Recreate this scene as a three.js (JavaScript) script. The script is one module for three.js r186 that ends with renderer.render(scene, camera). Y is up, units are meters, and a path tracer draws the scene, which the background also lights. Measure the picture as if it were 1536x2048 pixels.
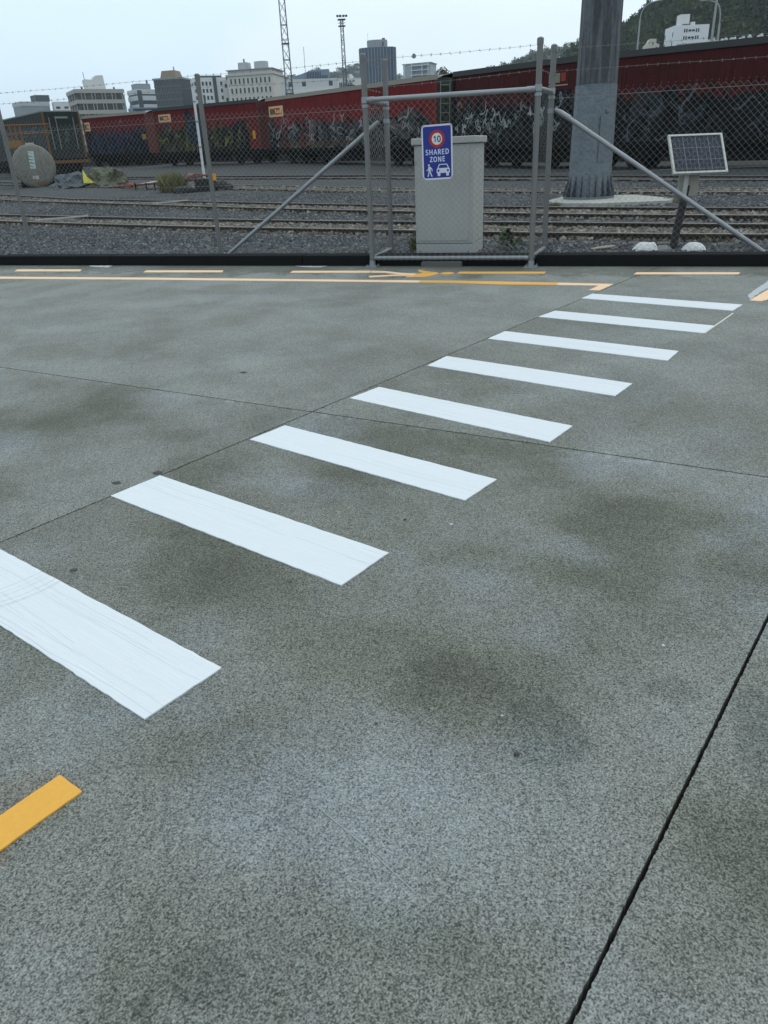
import * as THREE from 'three';
import { mergeGeometries } from 'three/addons/utils/BufferGeometryUtils.js';
import { RoundedBoxGeometry } from 'three/addons/geometries/RoundedBoxGeometry.js';

// ---------------------------------------------------------------- camera, sky, sun, exposure
const R = Math.PI / 180;
const scene = new THREE.Scene();
const camera = new THREE.PerspectiveCamera(69.61, 768 / 1024, 0.05, 6000);
camera.position.set(0, 1.25, 0);
camera.rotation.set(-25.944 * R, 19.9 * R, -2.739 * R, 'YXZ');
scene.add(camera);

const renderer = new THREE.WebGLRenderer();
renderer.toneMapping = THREE.LinearToneMapping;
renderer.toneMappingExposure = 1.0;
renderer.shadowMap.enabled = true;

const sunDir = new THREE.Vector3(0.42, 1.0, -0.75).normalize();
const sun = new THREE.DirectionalLight(0xfff6ea, 0.55);
sun.position.copy(sunDir).multiplyScalar(80);
sun.castShadow = true;
sun.shadow.radius = 34;
sun.shadow.mapSize.set(2048, 2048);
Object.assign(sun.shadow.camera, { left: -60, right: 40, top: 60, bottom: -40, near: 1, far: 250 });
scene.add(sun, sun.target);

// ---------------------------------------------------------------- random numbers and noise
function rng(seed) { let s = seed >>> 0; return () => { s = (s + 0x6d2b79f5) >>> 0; let t = s; t = Math.imul(t ^ (t >>> 15), t | 1); t ^= t + Math.imul(t ^ (t >>> 7), t | 61); return ((t ^ (t >>> 14)) >>> 0) / 4294967296; }; }
const NT = new Float32Array(65536); { const r = rng(77); for (let i = 0; i < 65536; i++) NT[i] = r(); }
function vn(x, y) {
  const xi = Math.floor(x), yi = Math.floor(y); let fx = x - xi, fy = y - yi;
  fx = fx * fx * (3 - 2 * fx); fy = fy * fy * (3 - 2 * fy);
  const a = (yi & 255) << 8, b = ((yi + 1) & 255) << 8, c = xi & 255, d = (xi + 1) & 255;
  const p = NT[a | c] + (NT[a | d] - NT[a | c]) * fx, q = NT[b | c] + (NT[b | d] - NT[b | c]) * fx;
  return p + (q - p) * fy;
}
function fbm(x, y, n) { let s = 0, a = 0.5, t = 0; for (let i = 0; i < n; i++) { s += a * vn(x, y); t += a; x = x * 2.03 + 17.3; y = y * 2.03 + 5.1; a *= 0.5; } return s / t; }
const sst = (a, b, x) => { const t = Math.min(1, Math.max(0, (x - a) / (b - a))); return t * t * (3 - 2 * t); };
const toS = (v) => { v = Math.min(1, Math.max(0, v)); return 255 * (v <= 0.0031308 ? v * 12.92 : 1.055 * Math.pow(v, 1 / 2.4) - 0.055); };

// overcast sky: thin bright cloud, a little brighter overhead and towards the hidden sun
{
  const W = 1024, H = 512, data = new Float32Array(W * H * 4), v = new THREE.Vector3();
  for (let j = 0; j < H; j++) for (let i = 0; i < W; i++) {
    const el = ((j + 0.5) / H - 0.5) * Math.PI, az = ((i + 0.5) / W - 0.5) * 2 * Math.PI;
    v.set(Math.cos(el) * Math.cos(az), Math.sin(el), Math.cos(el) * Math.sin(az));
    const up = Math.max(0, v.y), s = Math.max(0, v.dot(sunDir));
    const px = v.x / (up + 0.25), pz = v.z / (up + 0.25);
    const c = fbm(px * 1.1 + 40, pz * 1.1 + 40, 5) - 0.5, c2 = fbm(px * 3 + 9, pz * 3 + 70, 4) - 0.5;
    const L = 1.02 + 0.05 * up + 0.16 * s * s * s + 0.14 * c + 0.05 * c2;
    const b = sst(0.0, 0.16, c + 0.06 - 0.5 * (s - 0.4));                        // bluer where the cloud is thicker
    const k = (j * W + i) * 4;
    data[k] = L * (0.89 - 0.09 * b); data[k + 1] = L * (1.03 - 0.05 * b); data[k + 2] = L * (1.10 + 0.01 * b); data[k + 3] = 1;
  }
  const t = new THREE.DataTexture(data, W, H, THREE.RGBAFormat, THREE.FloatType);
  t.mapping = THREE.EquirectangularReflectionMapping; t.magFilter = THREE.LinearFilter; t.minFilter = THREE.LinearFilter; t.needsUpdate = true;
  scene.background = t; scene.environment = t;
}
scene.fog = new THREE.FogExp2(0xd5e4ee, 0.00018);

// ---------------------------------------------------------------- helpers
const lin = (r, g, b) => new THREE.Color().setRGB(r, g, b);
const mat = (c, rough = 0.85, more = {}) => new THREE.MeshStandardMaterial({ color: c, roughness: rough, ...more });
const taken = {};
function numbered(n) { if (!(n in taken)) { taken[n] = 0; return n; } taken[n]++; return n + '_' + String(taken[n]).padStart(3, '0'); }
function tag(o, label, category, group) { o.userData.label = label; o.userData.category = category; if (group) o.userData.group = group; return o; }
function thing(name, label, category, pos = [0, 0, 0], turn = 0, group) {
  const o = new THREE.Group(); o.name = numbered(name); o.position.set(...pos); o.rotation.y = turn; scene.add(o); return tag(o, label, category, group);
}
function part(name, geo, m, parent = scene, kind) {
  const g = Array.isArray(geo) ? mergeGeometries(geo.map((x) => (x.index ? x.toNonIndexed() : x)), false) : geo;
  const o = new THREE.Mesh(g, m); o.name = parent === scene ? numbered(name) : name; o.castShadow = true; o.receiveShadow = true; if (kind) o.userData.kind = kind; parent.add(o); return o;
}
function structure(name, geo, m) { return part(name, geo, m, scene, 'structure'); }
const box = (w, h, d, x = 0, y = 0, z = 0) => new THREE.BoxGeometry(w, h, d).translate(x, y, z);
const rbox = (w, h, d, r, x = 0, y = 0, z = 0) => new RoundedBoxGeometry(w, h, d, 2, r).translate(x, y, z);
function rod(a, b, r, r2 = r, n = 10, capped = true) {
  const A = new THREE.Vector3(...a), B = new THREE.Vector3(...b), d = B.clone().sub(A), l = d.length();
  const g = new THREE.CylinderGeometry(r2, r, l, n, 1, !capped);
  g.applyQuaternion(new THREE.Quaternion().setFromUnitVectors(new THREE.Vector3(0, 1, 0), d.normalize()));
  return g.translate((A.x + B.x) / 2, (A.y + B.y) / 2, (A.z + B.z) / 2);
}
// strips of flat paint: polygon of ground points, its top at height y
function slabShape(pts) { return new THREE.Shape(pts.map(([x, z]) => new THREE.Vector2(x, -z))); }
function flat(pts, y = 0.004, thick = 0.004) {
  const g = new THREE.ExtrudeGeometry(slabShape(pts), { depth: thick, bevelEnabled: false }); g.rotateX(-Math.PI / 2); return g.translate(0, y - thick, 0);
}
function jitter(pts, step, amp, seed, chip = 0) {      // uneven outline: many small steps along each edge
  const r = rng(seed), out = [];
  pts.forEach((p, i) => {
    const q = pts[(i + 1) % pts.length], dx = q[0] - p[0], dz = q[1] - p[1], l = Math.hypot(dx, dz), n = Math.max(1, Math.round(l / step));
    for (let k = 0; k < n; k++) {
      let o = (r() - 0.5) * 2 * amp; if (chip && r() < chip) o = amp * (2 + 5 * r());
      if (k === 0) o = 0;
      const t = (k + (k ? (r() - 0.5) * 0.5 : 0)) / n;
      out.push([p[0] + dx * t - (dz / l) * o, p[1] + dz * t + (dx / l) * o]);
    }
  });
  return out;
}
function canvasTex(w, h, draw) { const c = document.createElement('canvas'); c.width = w; c.height = h; draw(c.getContext('2d'), w, h); const t = new THREE.CanvasTexture(c); t.colorSpace = THREE.SRGBColorSpace; t.magFilter = THREE.LinearFilter; t.wrapS = t.wrapT = THREE.RepeatWrapping; return t; }
function dataTex(w, h, fn, srgb = true) {
  const d = new Uint8Array(w * h * 4), o = [0, 0, 0];
  for (let j = 0; j < h; j++) for (let i = 0; i < w; i++) { fn(i, j, o); const k = (j * w + i) * 4; d[k] = o[0]; d[k + 1] = o[1]; d[k + 2] = o[2]; d[k + 3] = 255; }
  const t = new THREE.DataTexture(d, w, h, THREE.RGBAFormat); if (srgb) t.colorSpace = THREE.SRGBColorSpace; t.magFilter = THREE.LinearFilter; t.minFilter = THREE.LinearFilter; t.wrapS = t.wrapT = THREE.RepeatWrapping; t.needsUpdate = true; return t;
}
function lerpList(list, x) { if (x <= list[0][0]) return list[0][1]; for (let i = 1; i < list.length; i++) if (x <= list[i][0]) { const [a, b] = [list[i - 1], list[i]]; return b[1] * ((x - a[0]) / (b[0] - a[0])) + a[1] * (1 - (x - a[0]) / (b[0] - a[0])); } return list[list.length - 1][1]; }

// ---------------------------------------------------------------- ground
const yardY = (x, z) => 0.06 + Math.min(1.24, Math.max(0, -z - 26) * 0.036);
{
  const dark = mat(lin(0.045, 0.043, 0.04), 1);
  structure('ground', new THREE.PlaneGeometry(5000, 2620).rotateX(-Math.PI / 2).translate(0, -0.12, 1240), dark);
  structure('city_ground', new THREE.PlaneGeometry(5000, 3000).rotateX(-Math.PI / 2).translate(0, 1.2, -1565), mat(lin(0.09, 0.09, 0.085), 1));
}

// concrete paving: worn slabs, each with its own grain, pits and stains; joints are open grooves between them
const grainBump = dataTex(1024, 1024, (i, j, o) => { const v = 255 * Math.min(1, Math.max(0, 0.45 * vn(i / 4, j / 4) + 0.35 * vn(i / 2 + 31, j / 2 + 7) + 0.2 * vn(i / 9, j / 9) - 0.55 * sst(0.66, 0.8, vn(i / 3.2 + 90, j / 3.2)) + 0.15)); o[0] = o[1] = o[2] = v; }, false);
// stains: [x, z, radius along x, radius along z, strength, tint r g b]
const STAINS = [
  [-0.12, -1.38, 0.10, 0.13, 0.42, 0.92, 0.98, 1.06], [0.16, -1.62, 0.08, 0.05, 0.34, 0.95, 0.98, 1.04], [0.36, -1.52, 0.07, 0.16, 0.38, 0.92, 0.98, 1.06], [0.44, -1.36, 0.06, 0.08, 0.3, 0.92, 0.98, 1.06],
  [-0.667, -0.556, 0.014, 0.03, 0.5, 0.98, 0.98, 1.06], [-0.60, -0.62, 0.07, 0.05, 0.3, 0.95, 0.97, 1.05], [-0.30, -0.80, 0.12, 0.06, 0.25, 0.95, 1, 1], [-1.17, -0.83, 0.10, 0.10, 0.3, 1.14, 0.98, 0.90], [-1.13, -0.72, 0.04, 0.05, 0.35, 1.25, 0.96, 0.85],
  [-0.6, -1.55, 0.35, 0.16, 0.25, 1.0, 1.02, 0.95], [-0.35, -2.15, 0.35, 0.10, 0.26, 1, 1.02, 0.96], [0.05, -2.6, 0.5, 0.2, 0.22, 1, 1.02, 0.96], [-0.9, -2.75, 0.5, 0.12, 0.2, 1, 1.01, 0.96], [-1.5, -1.3, 0.12, 0.2, 0.25, 1, 1.02, 0.97], [-1.3, -1.75, 0.1, 0.25, 0.22, 0.98, 1.0, 1.0], [-1.5, -2.1, 0.35, 0.1, 0.2, 1, 1.02, 0.97],
  [-2.5, -3.2, 0.3, 0.12, 0.18, 1, 1, 1], [-0.9, -2.35, 0.2, 0.35, 0.18, 1, 1.02, 0.95],
];
function concreteTexture(at, res, rx, grainy, seed, worn) {       // at(u, v) gives the ground point of a texel
  return dataTex(res, rx, (i, j, o) => {
    const [x, z] = at(i / res, j / rx), sx = x + seed * 3.7, sz = z + seed * 1.9;
    const s1 = fbm(sx * 0.75 + 20, sz * 0.75 + 20, 3), s2 = fbm(x * 2.7 + 50, z * 2.7 + 50, 4), s3 = fbm(x * 11 + 5, z * 11 + 8, 3), s4 = fbm(x * 34 + 5, z * 34 + 8, 2);
    const g1 = vn(x * 520 + 3, z * 520 + 11), g2 = vn(x * 310 + 40, z * 310 + 60), pitN = vn(x * 380 + 70, z * 380 + 33), pale = fbm(x * 1.9 + 9, z * 1.9 + 91, 4);
    const bleach = sst(0.46, 0.72, pale) * (0.6 + 0.8 * s4) * (worn > 0.1 ? 1 : 0.4), dJ = z + 3.195 - 0.187 * x;
    const spall = Math.abs(dJ - 0.02) < 0.06 ? sst(0.56, 0.66, s4 + 0.25 * (s3 - 0.5)) * (1 - Math.abs(dJ - 0.02) / 0.06) : 0;       // crumbled pale edge along the cross joint
    const soil = worn > 0.1 ? 1 : 0.6; let dirt = worn + soil * (0.75 * sst(0.42, 0.78, s1) + 0.85 * sst(0.44, 0.74, s2)) - 0.3 * sst(0.5, 0.75, 1 - s2) + 0.4 * (s3 - 0.5) + 0.3 * (s4 - 0.5) - 0.7 * bleach - 0.9 * spall;
    let tr = 1, tg = 1, tb = 1;
    for (const S of STAINS) {
      const dx = (x - S[0]) / S[2], dz = (z - S[1]) / S[3], q = dx * dx + dz * dz + 1.6 * (s3 - 0.5) + 0.8 * (s4 - 0.5);
      if (q < 1.7) { const k = S[4] * (1 - sst(0.3, 1.5, q)); dirt += 2.1 * k; tr += (S[5] - 1) * k * 2; tg += (S[6] - 1) * k * 2; tb += (S[7] - 1) * k * 2; }
    }
    const kerbGrimeShade = z < -7.9 ? sst(0.52, 0.66, 0.5 * s2 + 0.35 * s3 + 0.25 * s4 + (-z - 8.3) * 0.55) : 0;      // damp dirty patches along the kerb, its contact shade painted in with them
    dirt += 1.05 * kerbGrimeShade;
    const grain = 0.85 * (g1 - 0.5) + 0.55 * (g2 - 0.5);
    const pit = sst(0.62 - 0.09 * Math.min(1.4, dirt), 0.8 - 0.08 * dirt, pitN);     // dirt sits in the pores: more and darker pits where it is stained
    const v = 0.2 * (1 - 0.25 * dirt) * (1 + 1.35 * grain * grainy) * (1 - 0.62 * pit * grainy);
    const olive = Math.min(1, Math.max(0, dirt * 0.6));
    o[0] = toS(v * (0.98 + 0.03 * olive - 0.03 * bleach) * tr); o[1] = toS(v * (1.02 + 0.02 * olive) * tg); o[2] = toS(v * (0.93 - 0.11 * olive + 0.09 * bleach) * tb);
  });
}
const J1 = (z) => -2.785 - 0.3215 * z, J3 = (z) => -0.235 - 0.3285 * z, J0 = (z) => -9.95 - 0.3215 * z;
const J2 = (x) => -3.195 + 0.187 * x, JN = (x) => -0.13 + 0.187 * x;
const cross = (fx, fz) => { let z = -3; for (let i = 0; i < 40; i++) z = fz(fx(z)); return [fx(z), z]; };
{
  const pave = new THREE.Group(); pave.name = 'concrete_pavement'; pave.userData = { kind: 'structure' }; scene.add(pave);
  const off = (p, dx, dz) => [p[0] + dx, p[1] + dz];
  const a = cross(J1, J2), b = cross(J3, J2), e = cross(J1, JN), f = cross(J3, JN), g = cross(J0, J2), h = cross(J0, JN);
  const kz = -8.985, gr = 0.005, gw = 0.0048;
  const far = [J1(kz), kz], farL = [J0(kz), kz], farLL = -16;
  const list = [ // outline (clockwise from above seen in x,z), texture size, seed, smoothing
    [[off(a, gr, gr), off(b, -gw, gr), off(f, -gw, -gr), off(e, gr, -gr)], 2048, 2048, 1, 1, 'near', 0.22],
    [[off(b, gw, gr), [b[0] + 2.4, J2(b[0] + 2.4)], [f[0] + 2.4, JN(f[0] + 2.4)], off(f, gw, -gr)], 2048, 2048, 2, 1, 'near', 0.15],
    [[[a[0] - 3.6, J2(a[0] - 3.6) + gr], off(a, -gr, gr), off(e, -gr, -gr), [e[0] - 3.6, JN(e[0] - 3.6)]], 2048, 2048, 3, 1, 'near', 0.2],
    [[farL, off(far, -gr, 0), off(a, -gr, -gr), [a[0] - 3.6, J2(a[0] - 3.6) - gr], off(g, gr, -gr)].map((p, i) => (i === 0 ? off(p, gr, 0) : p)), 2048, 1536, 4, 0.9, 'far', -0.12],
    [[off(far, gr, 0), [J1(kz) + 5.5, kz], [a[0] + 6.4, J2(a[0] + 6.4) - gr], off(b, 0, -gr), off(a, gr, -gr)], 2048, 1536, 5, 0.9, 'far', 0.05],
    [[[farLL, kz], off(farL, -gr, 0), off(g, -gr, 0), off(h, -gr, 0), [farLL, JN(farLL)]], 512, 512, 6, 0.6, 'far', 0],
    [[off(g, gr, gr), [a[0] - 3.608, J2(a[0] - 3.608) + gr], [e[0] - 3.608, JN(e[0] - 3.608)], off(h, gr, -gr)], 512, 512, 7, 0.6, 'far', 0],
    [[[farLL, JN(farLL) + gr], [8, JN(8) + gr], [8, 6], [farLL, 6]], 512, 512, 8, 0.6, 'far', 0],
  ];
  const ux = [1, 0.187], uz = [0.3215, -1], det = ux[0] * uz[1] - ux[1] * uz[0];      // slab axes: along the cross joints, along the long joints
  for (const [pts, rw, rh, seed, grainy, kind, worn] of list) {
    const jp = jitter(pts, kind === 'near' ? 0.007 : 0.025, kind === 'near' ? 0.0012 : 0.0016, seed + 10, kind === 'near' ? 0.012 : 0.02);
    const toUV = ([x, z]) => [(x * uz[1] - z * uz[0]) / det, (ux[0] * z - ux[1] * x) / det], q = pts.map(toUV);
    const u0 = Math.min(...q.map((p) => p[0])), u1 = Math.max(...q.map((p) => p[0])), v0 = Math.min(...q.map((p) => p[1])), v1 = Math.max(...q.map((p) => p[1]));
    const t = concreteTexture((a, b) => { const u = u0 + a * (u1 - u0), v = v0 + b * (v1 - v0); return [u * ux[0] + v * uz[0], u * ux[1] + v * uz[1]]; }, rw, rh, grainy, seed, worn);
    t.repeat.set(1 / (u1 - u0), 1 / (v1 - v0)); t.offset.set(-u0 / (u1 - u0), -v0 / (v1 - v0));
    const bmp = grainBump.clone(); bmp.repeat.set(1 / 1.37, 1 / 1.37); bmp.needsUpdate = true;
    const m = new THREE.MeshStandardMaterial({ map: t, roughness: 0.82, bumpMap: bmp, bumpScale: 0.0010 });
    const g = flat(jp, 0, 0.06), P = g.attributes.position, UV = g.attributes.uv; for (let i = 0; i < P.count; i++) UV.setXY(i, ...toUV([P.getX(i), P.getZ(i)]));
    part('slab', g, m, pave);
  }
  const bed = mat(lin(0.018, 0.018, 0.018), 1);
  structure('joint_bed', new THREE.PlaneGeometry(30, 16).rotateX(-Math.PI / 2).translate(-4, -0.035, -1.2), bed);
}

// ---------------------------------------------------------------- painted markings
const paintStreak = canvasTex(1024, 256, (c, w, h) => {
  c.fillStyle = '#d2d6da'; c.fillRect(0, 0, w, h); const r = rng(5);
  for (let i = 0; i < 900; i++) { c.fillStyle = `rgba(${r() < 0.5 ? '200,204,208' : '240,242,242'},${0.10 + 0.2 * r()})`; c.fillRect(r() * w, r() * h, 20 + r() * 160, 1); }
  for (let i = 0; i < 11; i++) { let y = r() * h; c.strokeStyle = `rgba(150,158,166,${0.18 + 0.3 * r()})`; c.lineWidth = 0.8 + r(); c.beginPath(); let x = r() * w * 0.4; const e = x + w * (0.3 + 0.6 * r()); c.moveTo(x, y); while (x < e) { x += 30; y += (r() - 0.48) * 5; c.lineTo(x, y); } c.stroke(); }
  for (let i = 0; i < 70; i++) { c.fillStyle = 'rgba(120,124,128,0.35)'; c.fillRect(r() * w, r() * h, 1 + 3 * r(), 1); }
});
const paintBump = dataTex(512, 256, (i, j, o) => { o[0] = o[1] = o[2] = 255 * (0.5 * fbm(i / 90, j / 7, 3) + 0.3 * vn(i / 3, j / 3) + 0.2 * vn(i / 30 + 7, j / 2)); }, false);
const whitePaint = new THREE.MeshStandardMaterial({ map: paintStreak, roughness: 0.5, bumpMap: paintBump, bumpScale: 0.0006 });
const wornPaint = whitePaint.clone(); wornPaint.map = canvasTex(1024, 256, (c, w, h) => {
  c.drawImage(paintStreak.image, 0, 0); const r = rng(15);
  for (const [x, bend, lw, a] of [[215, 26, 5, 0.17], [232, 30, 3, 0.13], [246, 34, 9, 0.10], [268, 40, 4, 0.2], [286, 44, 11, 0.14]]) { c.lineWidth = lw; for (let y = 0; y < h * 0.9; y += 6) { c.strokeStyle = `rgba(112,120,126,${a * (0.5 + 0.7 * r())})`; const f = (q) => x + bend * Math.sin((q / h) * 2.6) - q * 0.12; c.beginPath(); c.moveTo(f(y), y); c.lineTo(f(y + 6), y + 6); c.stroke(); } }
});
function stripe(pts, label, seed, u0) {
  const o = new THREE.Vector2(pts[3][0], -pts[3][1]), ux = new THREE.Vector2(pts[2][0] - pts[3][0], -(pts[2][1] - pts[3][1])).normalize(), uy = new THREE.Vector2(-ux.y, ux.x);
  const g = flat(jitter(pts, 0.03, 0.0016, seed)), p = g.attributes.position, uv = g.attributes.uv;
  for (let i = 0; i < p.count; i++) { const d = new THREE.Vector2(p.getX(i), -p.getZ(i)).sub(o); uv.setXY(i, d.dot(ux) / 1.4 + u0, d.dot(uy) / 0.36 + u0 * 1.7); }
  const m = part('zebra_stripe', g, seed === 40 ? wornPaint : whitePaint); tag(m, label, 'road marking', 'white bars of the pedestrian crossing'); return m;
}
const zb = [
  [[[-2.165, -1.785], [-0.995, -1.382], [-1.078, -1.146], [-2.245, -1.548]], 'nearest white crossing bar, cut off by the left edge of the photo'],
  [[[-1.967, -2.526], [-0.752, -2.108], [-0.834, -1.866], [-2.046, -2.284]], 'second white crossing bar from the camera, above the one cut off left'],
  [[[-1.703, -3.260], [-0.512, -2.818], [-0.593, -2.586], [-1.786, -3.031]], 'third white crossing bar, just on the near side of the cross joint'],
  [[[-1.446, -4.010], [-0.276, -3.548], [-0.354, -3.304], [-1.539, -3.772]], 'fourth white crossing bar, first beyond the cross joint in the concrete'],
  [[[-1.231, -4.785], [-0.021, -4.342], [-0.103, -4.083], [-1.292, -4.528]], 'fifth white crossing bar, second beyond the cross joint'],
  [[[-0.980, -5.585], [0.240, -5.149], [0.171, -4.892], [-1.058, -5.326]], 'sixth white crossing bar, third counted back from the yellow lines'],
  [[[-0.709, -6.402], [0.498, -5.963], [0.415, -5.703], [-0.809, -6.143]], 'seventh white crossing bar, last but one before the yellow lines'],
  [[[-0.469, -7.226], [0.761, -6.805], [0.666, -6.544], [-0.546, -6.991]], 'farthest white crossing bar, beside the yellow corner hook'],
];
zb.forEach(([p, l], i) => stripe(p, l, 40 + i, i * 0.37));

function speckle(base, amp, seed) { return dataTex(128, 128, (i, j, o) => { const n = amp * (fbm(i / 6 + seed, j / 6, 3) - 0.5) + amp * 0.7 * (NT[(i * 131 + j * 517 + seed) & 65535] - 0.5); for (let k = 0; k < 3; k++) o[k] = toS(base[k] * (1 + n)); }); }
function paintMat(base, seed) { const t = speckle(base, 0.1, seed); t.repeat.set(4, 4); return new THREE.MeshStandardMaterial({ map: t, roughness: 0.6 }); }
const amber = paintMat([0.72, 0.36, 0.045], 3), peach = paintMat([0.84, 0.55, 0.33], 9), greyPaint = paintMat([0.40, 0.42, 0.43], 21), palePaint = paintMat([0.6, 0.57, 0.5], 23);
tag(part('yellow_bar', flat(jitter([[-1.157, -0.931], [-1.073, -0.905], [-1.245, -0.392], [-1.33, -0.42]], 0.02, 0.0012, 71)), amber), 'amber painted bar on the concrete at the lower left', 'road marking');
const dashes = [
  [[[-8.412, -8.574], [-7.332, -8.596], [-7.219, -8.427], [-8.301, -8.399]], 'leftmost peach dash of the broken line along the kerb', peach],
  [[[-6.239, -8.530], [-5.105, -8.557], [-5.036, -8.400], [-6.171, -8.368]], 'second peach dash from the left along the kerb', peach],
  [[[-4.130, -8.547], [-3.115, -8.572], [-3.081, -8.425], [-4.099, -8.395]], 'peach dash along the kerb that runs into the painted figure', peach],
  [[[-2.035, -8.525], [-1.068, -8.552], [-1.066, -8.416], [-2.035, -8.384]], 'amber dash along the kerb just right of the painted figure', amber],
  [[[-0.120, -8.532], [0.883, -8.561], [0.859, -8.434], [-0.146, -8.401]], 'rightmost peach dash, beyond the crossing under the solar panel', peach],
];
dashes.forEach(([p, l, m], i) => tag(part('kerb_dash', flat(jitter(p, 0.06, 0.003, 80 + i)), m), l, 'road marking', 'dashes painted along the kerb'));
{
  const l = thing('edge_line', 'long thin yellow line across the concrete ending in a hook at the crossing', 'road marking');
  part('peach_paint', flat(jitter([[-9.6, -7.94], [-8.104, -7.934], [-5.778, -7.945], [-3.129, -7.904], [-2.32, -7.899], [-2.29, -7.762], [-3.084, -7.779], [-5.683, -7.800], [-7.954, -7.777], [-9.5, -7.78]], 0.08, 0.003, 91)), peach, l);  // one line in two colours: peach on the left, amber further right
  part('amber_paint', flat(jitter([[-2.318, -7.899], [-1.989, -7.899], [-0.85, -7.83], [-0.85, -7.69], [-1.415, -7.692], [-1.955, -7.765], [-2.288, -7.765]], 0.08, 0.003, 92)), amber, l);
  part('hook', flat(jitter([[-0.848, -7.826], [-0.313, -7.774], [-0.420, -7.408], [-0.518, -7.423], [-0.447, -7.676], [-0.848, -7.692]], 0.06, 0.003, 93)), peach, l);
  const f = thing('pedestrian_symbol', 'amber walking figure painted lying along the kerb before the enclosure', 'road marking');
  const J = (p, s) => flat(jitter(p, 0.05, 0.003, s));
  part('leg', J([[-3.109, -8.572], [-2.941, -8.556], [-2.714, -8.428], [-2.50, -8.365], [-2.50, -8.262], [-2.674, -8.299], [-2.896, -8.423], [-3.075, -8.430]], 94), peach, f);
  part('leg', J([[-3.011, -8.177], [-2.962, -8.089], [-2.704, -8.207], [-2.50, -8.222], [-2.50, -8.258], [-2.733, -8.290]], 95), peach, f);
  part('torso', J([[-2.497, -8.332], [-2.423, -8.415], [-2.312, -8.485], [-2.229, -8.394], [-2.287, -8.222], [-2.336, -8.149], [-2.543, -8.106], [-2.564, -8.158], [-2.497, -8.215]], 96), amber, f);
  part('arm', J([[-2.556, -8.624], [-2.545, -8.671], [-2.478, -8.587], [-2.34, -8.49], [-2.43, -8.424], [-2.510, -8.510]], 97), amber, f);
  part('head', flat(Array.from({ length: 20 }, (_, i) => { const a = -i / 20 * 2 * Math.PI; return [-2.148 + 0.078 * Math.cos(a), -8.408 + 0.085 * Math.sin(a)]; })), amber, f);
  const c = thing('yellow_corner', 'peach block painted at the far right edge, past the last crossing bar', 'road marking');
  part('paint', flat(jitter([[0.831, -7.001], [0.920, -6.975], [1.6, -8.0], [1.4, -8.55]].map((p) => p), 0.06, 0.003, 98)), peach, c);
  tag(part('grey_patch', flat(jitter([[0.843, -7.274], [1.16, -8.28], [1.25, -8.28], [0.832, -7.03]], 0.05, 0.008, 99)), greyPaint), 'pale grey strip of blacked-out paint beside the right-hand peach block', 'road marking');
  tag(part('thin_line', flat([[0.413, -5.703], [0.425, -5.70], [0.668, -6.44], [0.656, -6.44]].reverse()), palePaint), 'thin pale chalk line between the two farthest crossing bars', 'road marking');
  tag(part('cement_smear', flat(jitter([[-7.492, -8.97], [-7.109, -8.97], [-7.058, -8.796], [-7.423, -8.886]], 0.04, 0.012, 101), 0.003, 0.003), paintMat([0.5, 0.52, 0.53], 31)), 'pale cement smear at the kerb foot, left of the second fence post', 'stain');
  tag(part('cement_smear', flat(jitter([[-4.290, -8.97], [-3.851, -8.97], [-3.897, -8.844], [-4.154, -8.883]], 0.04, 0.012, 102), 0.003, 0.003), paintMat([0.42, 0.43, 0.42], 32)), 'pale cement smear at the kerb foot beside the enclosure', 'stain');
}
tag(part('chalk_scratch', flat(jitter([[-0.559, -1.022], [-0.407, -0.948], [-0.294, -0.884], [-0.2952, -0.8822], [-0.4082, -0.9462], [-0.5602, -1.0202]], 0.009, 0.0005, 131), 0.0015, 0.0015), paintMat([0.28, 0.288, 0.285], 37)), 'faint pale scratch on the concrete foreground', 'scratch');
// loose grit on the concrete
{
  const stone = mat(lin(0.05, 0.05, 0.048), 0.9), pale = mat(lin(0.5, 0.5, 0.48), 0.9);
  const spots = [[-0.171, -1.285, 0.0055, 'small grey pebble in the middle of the concrete foreground'], [-0.514, -1.293, 0.0032, 'tiny dark pebble left of the grey pebble in the foreground'], [-0.227, -1.404, 0.003, 'tiny pale chip just behind the grey foreground pebble', 1], [-1.777, -1.726, 0.012, 'dark crumb between the two nearest crossing bars'], [-1.999, -2.554, 0.02, 'flat black crumb beside the left end of the second bar'], [-2.114, -2.413, 0.018, 'black crumb left of the joint by the second bar'], [-0.595, -2.371, 0.0055, 'white paint chip right of the third crossing bar', 1], [0.146, -1.801, 0.004, 'pale chip near the right edge of the concrete', 1], [-0.775, -2.369, 0.005, 'dark crumb right of the second crossing bar'], [-2.441, -4.173, 0.02, 'dark flat crumb on the far slab left of the crossing']];
  for (const [x, z, s, l, p] of spots) {
    const g = new THREE.IcosahedronGeometry(s, 1), q = g.attributes.position; for (let i = 0; i < q.count; i++) { const k = 0.75 + 0.5 * vn(q.getX(i) * 160 + x * 50 + 99, q.getY(i) * 160 + q.getZ(i) * 110 + 99); q.setXYZ(i, q.getX(i) * k * 1.2, q.getY(i) * k * (s > 0.011 ? 0.12 : 0.7), q.getZ(i) * k); } g.computeVertexNormals();
    const m = part('pebble', g, p ? pale : stone); m.position.set(x, s * (s > 0.011 ? 0.06 : 0.45), z); tag(m, l, 'pebble', 'loose grit on the concrete');
  }
}

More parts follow.
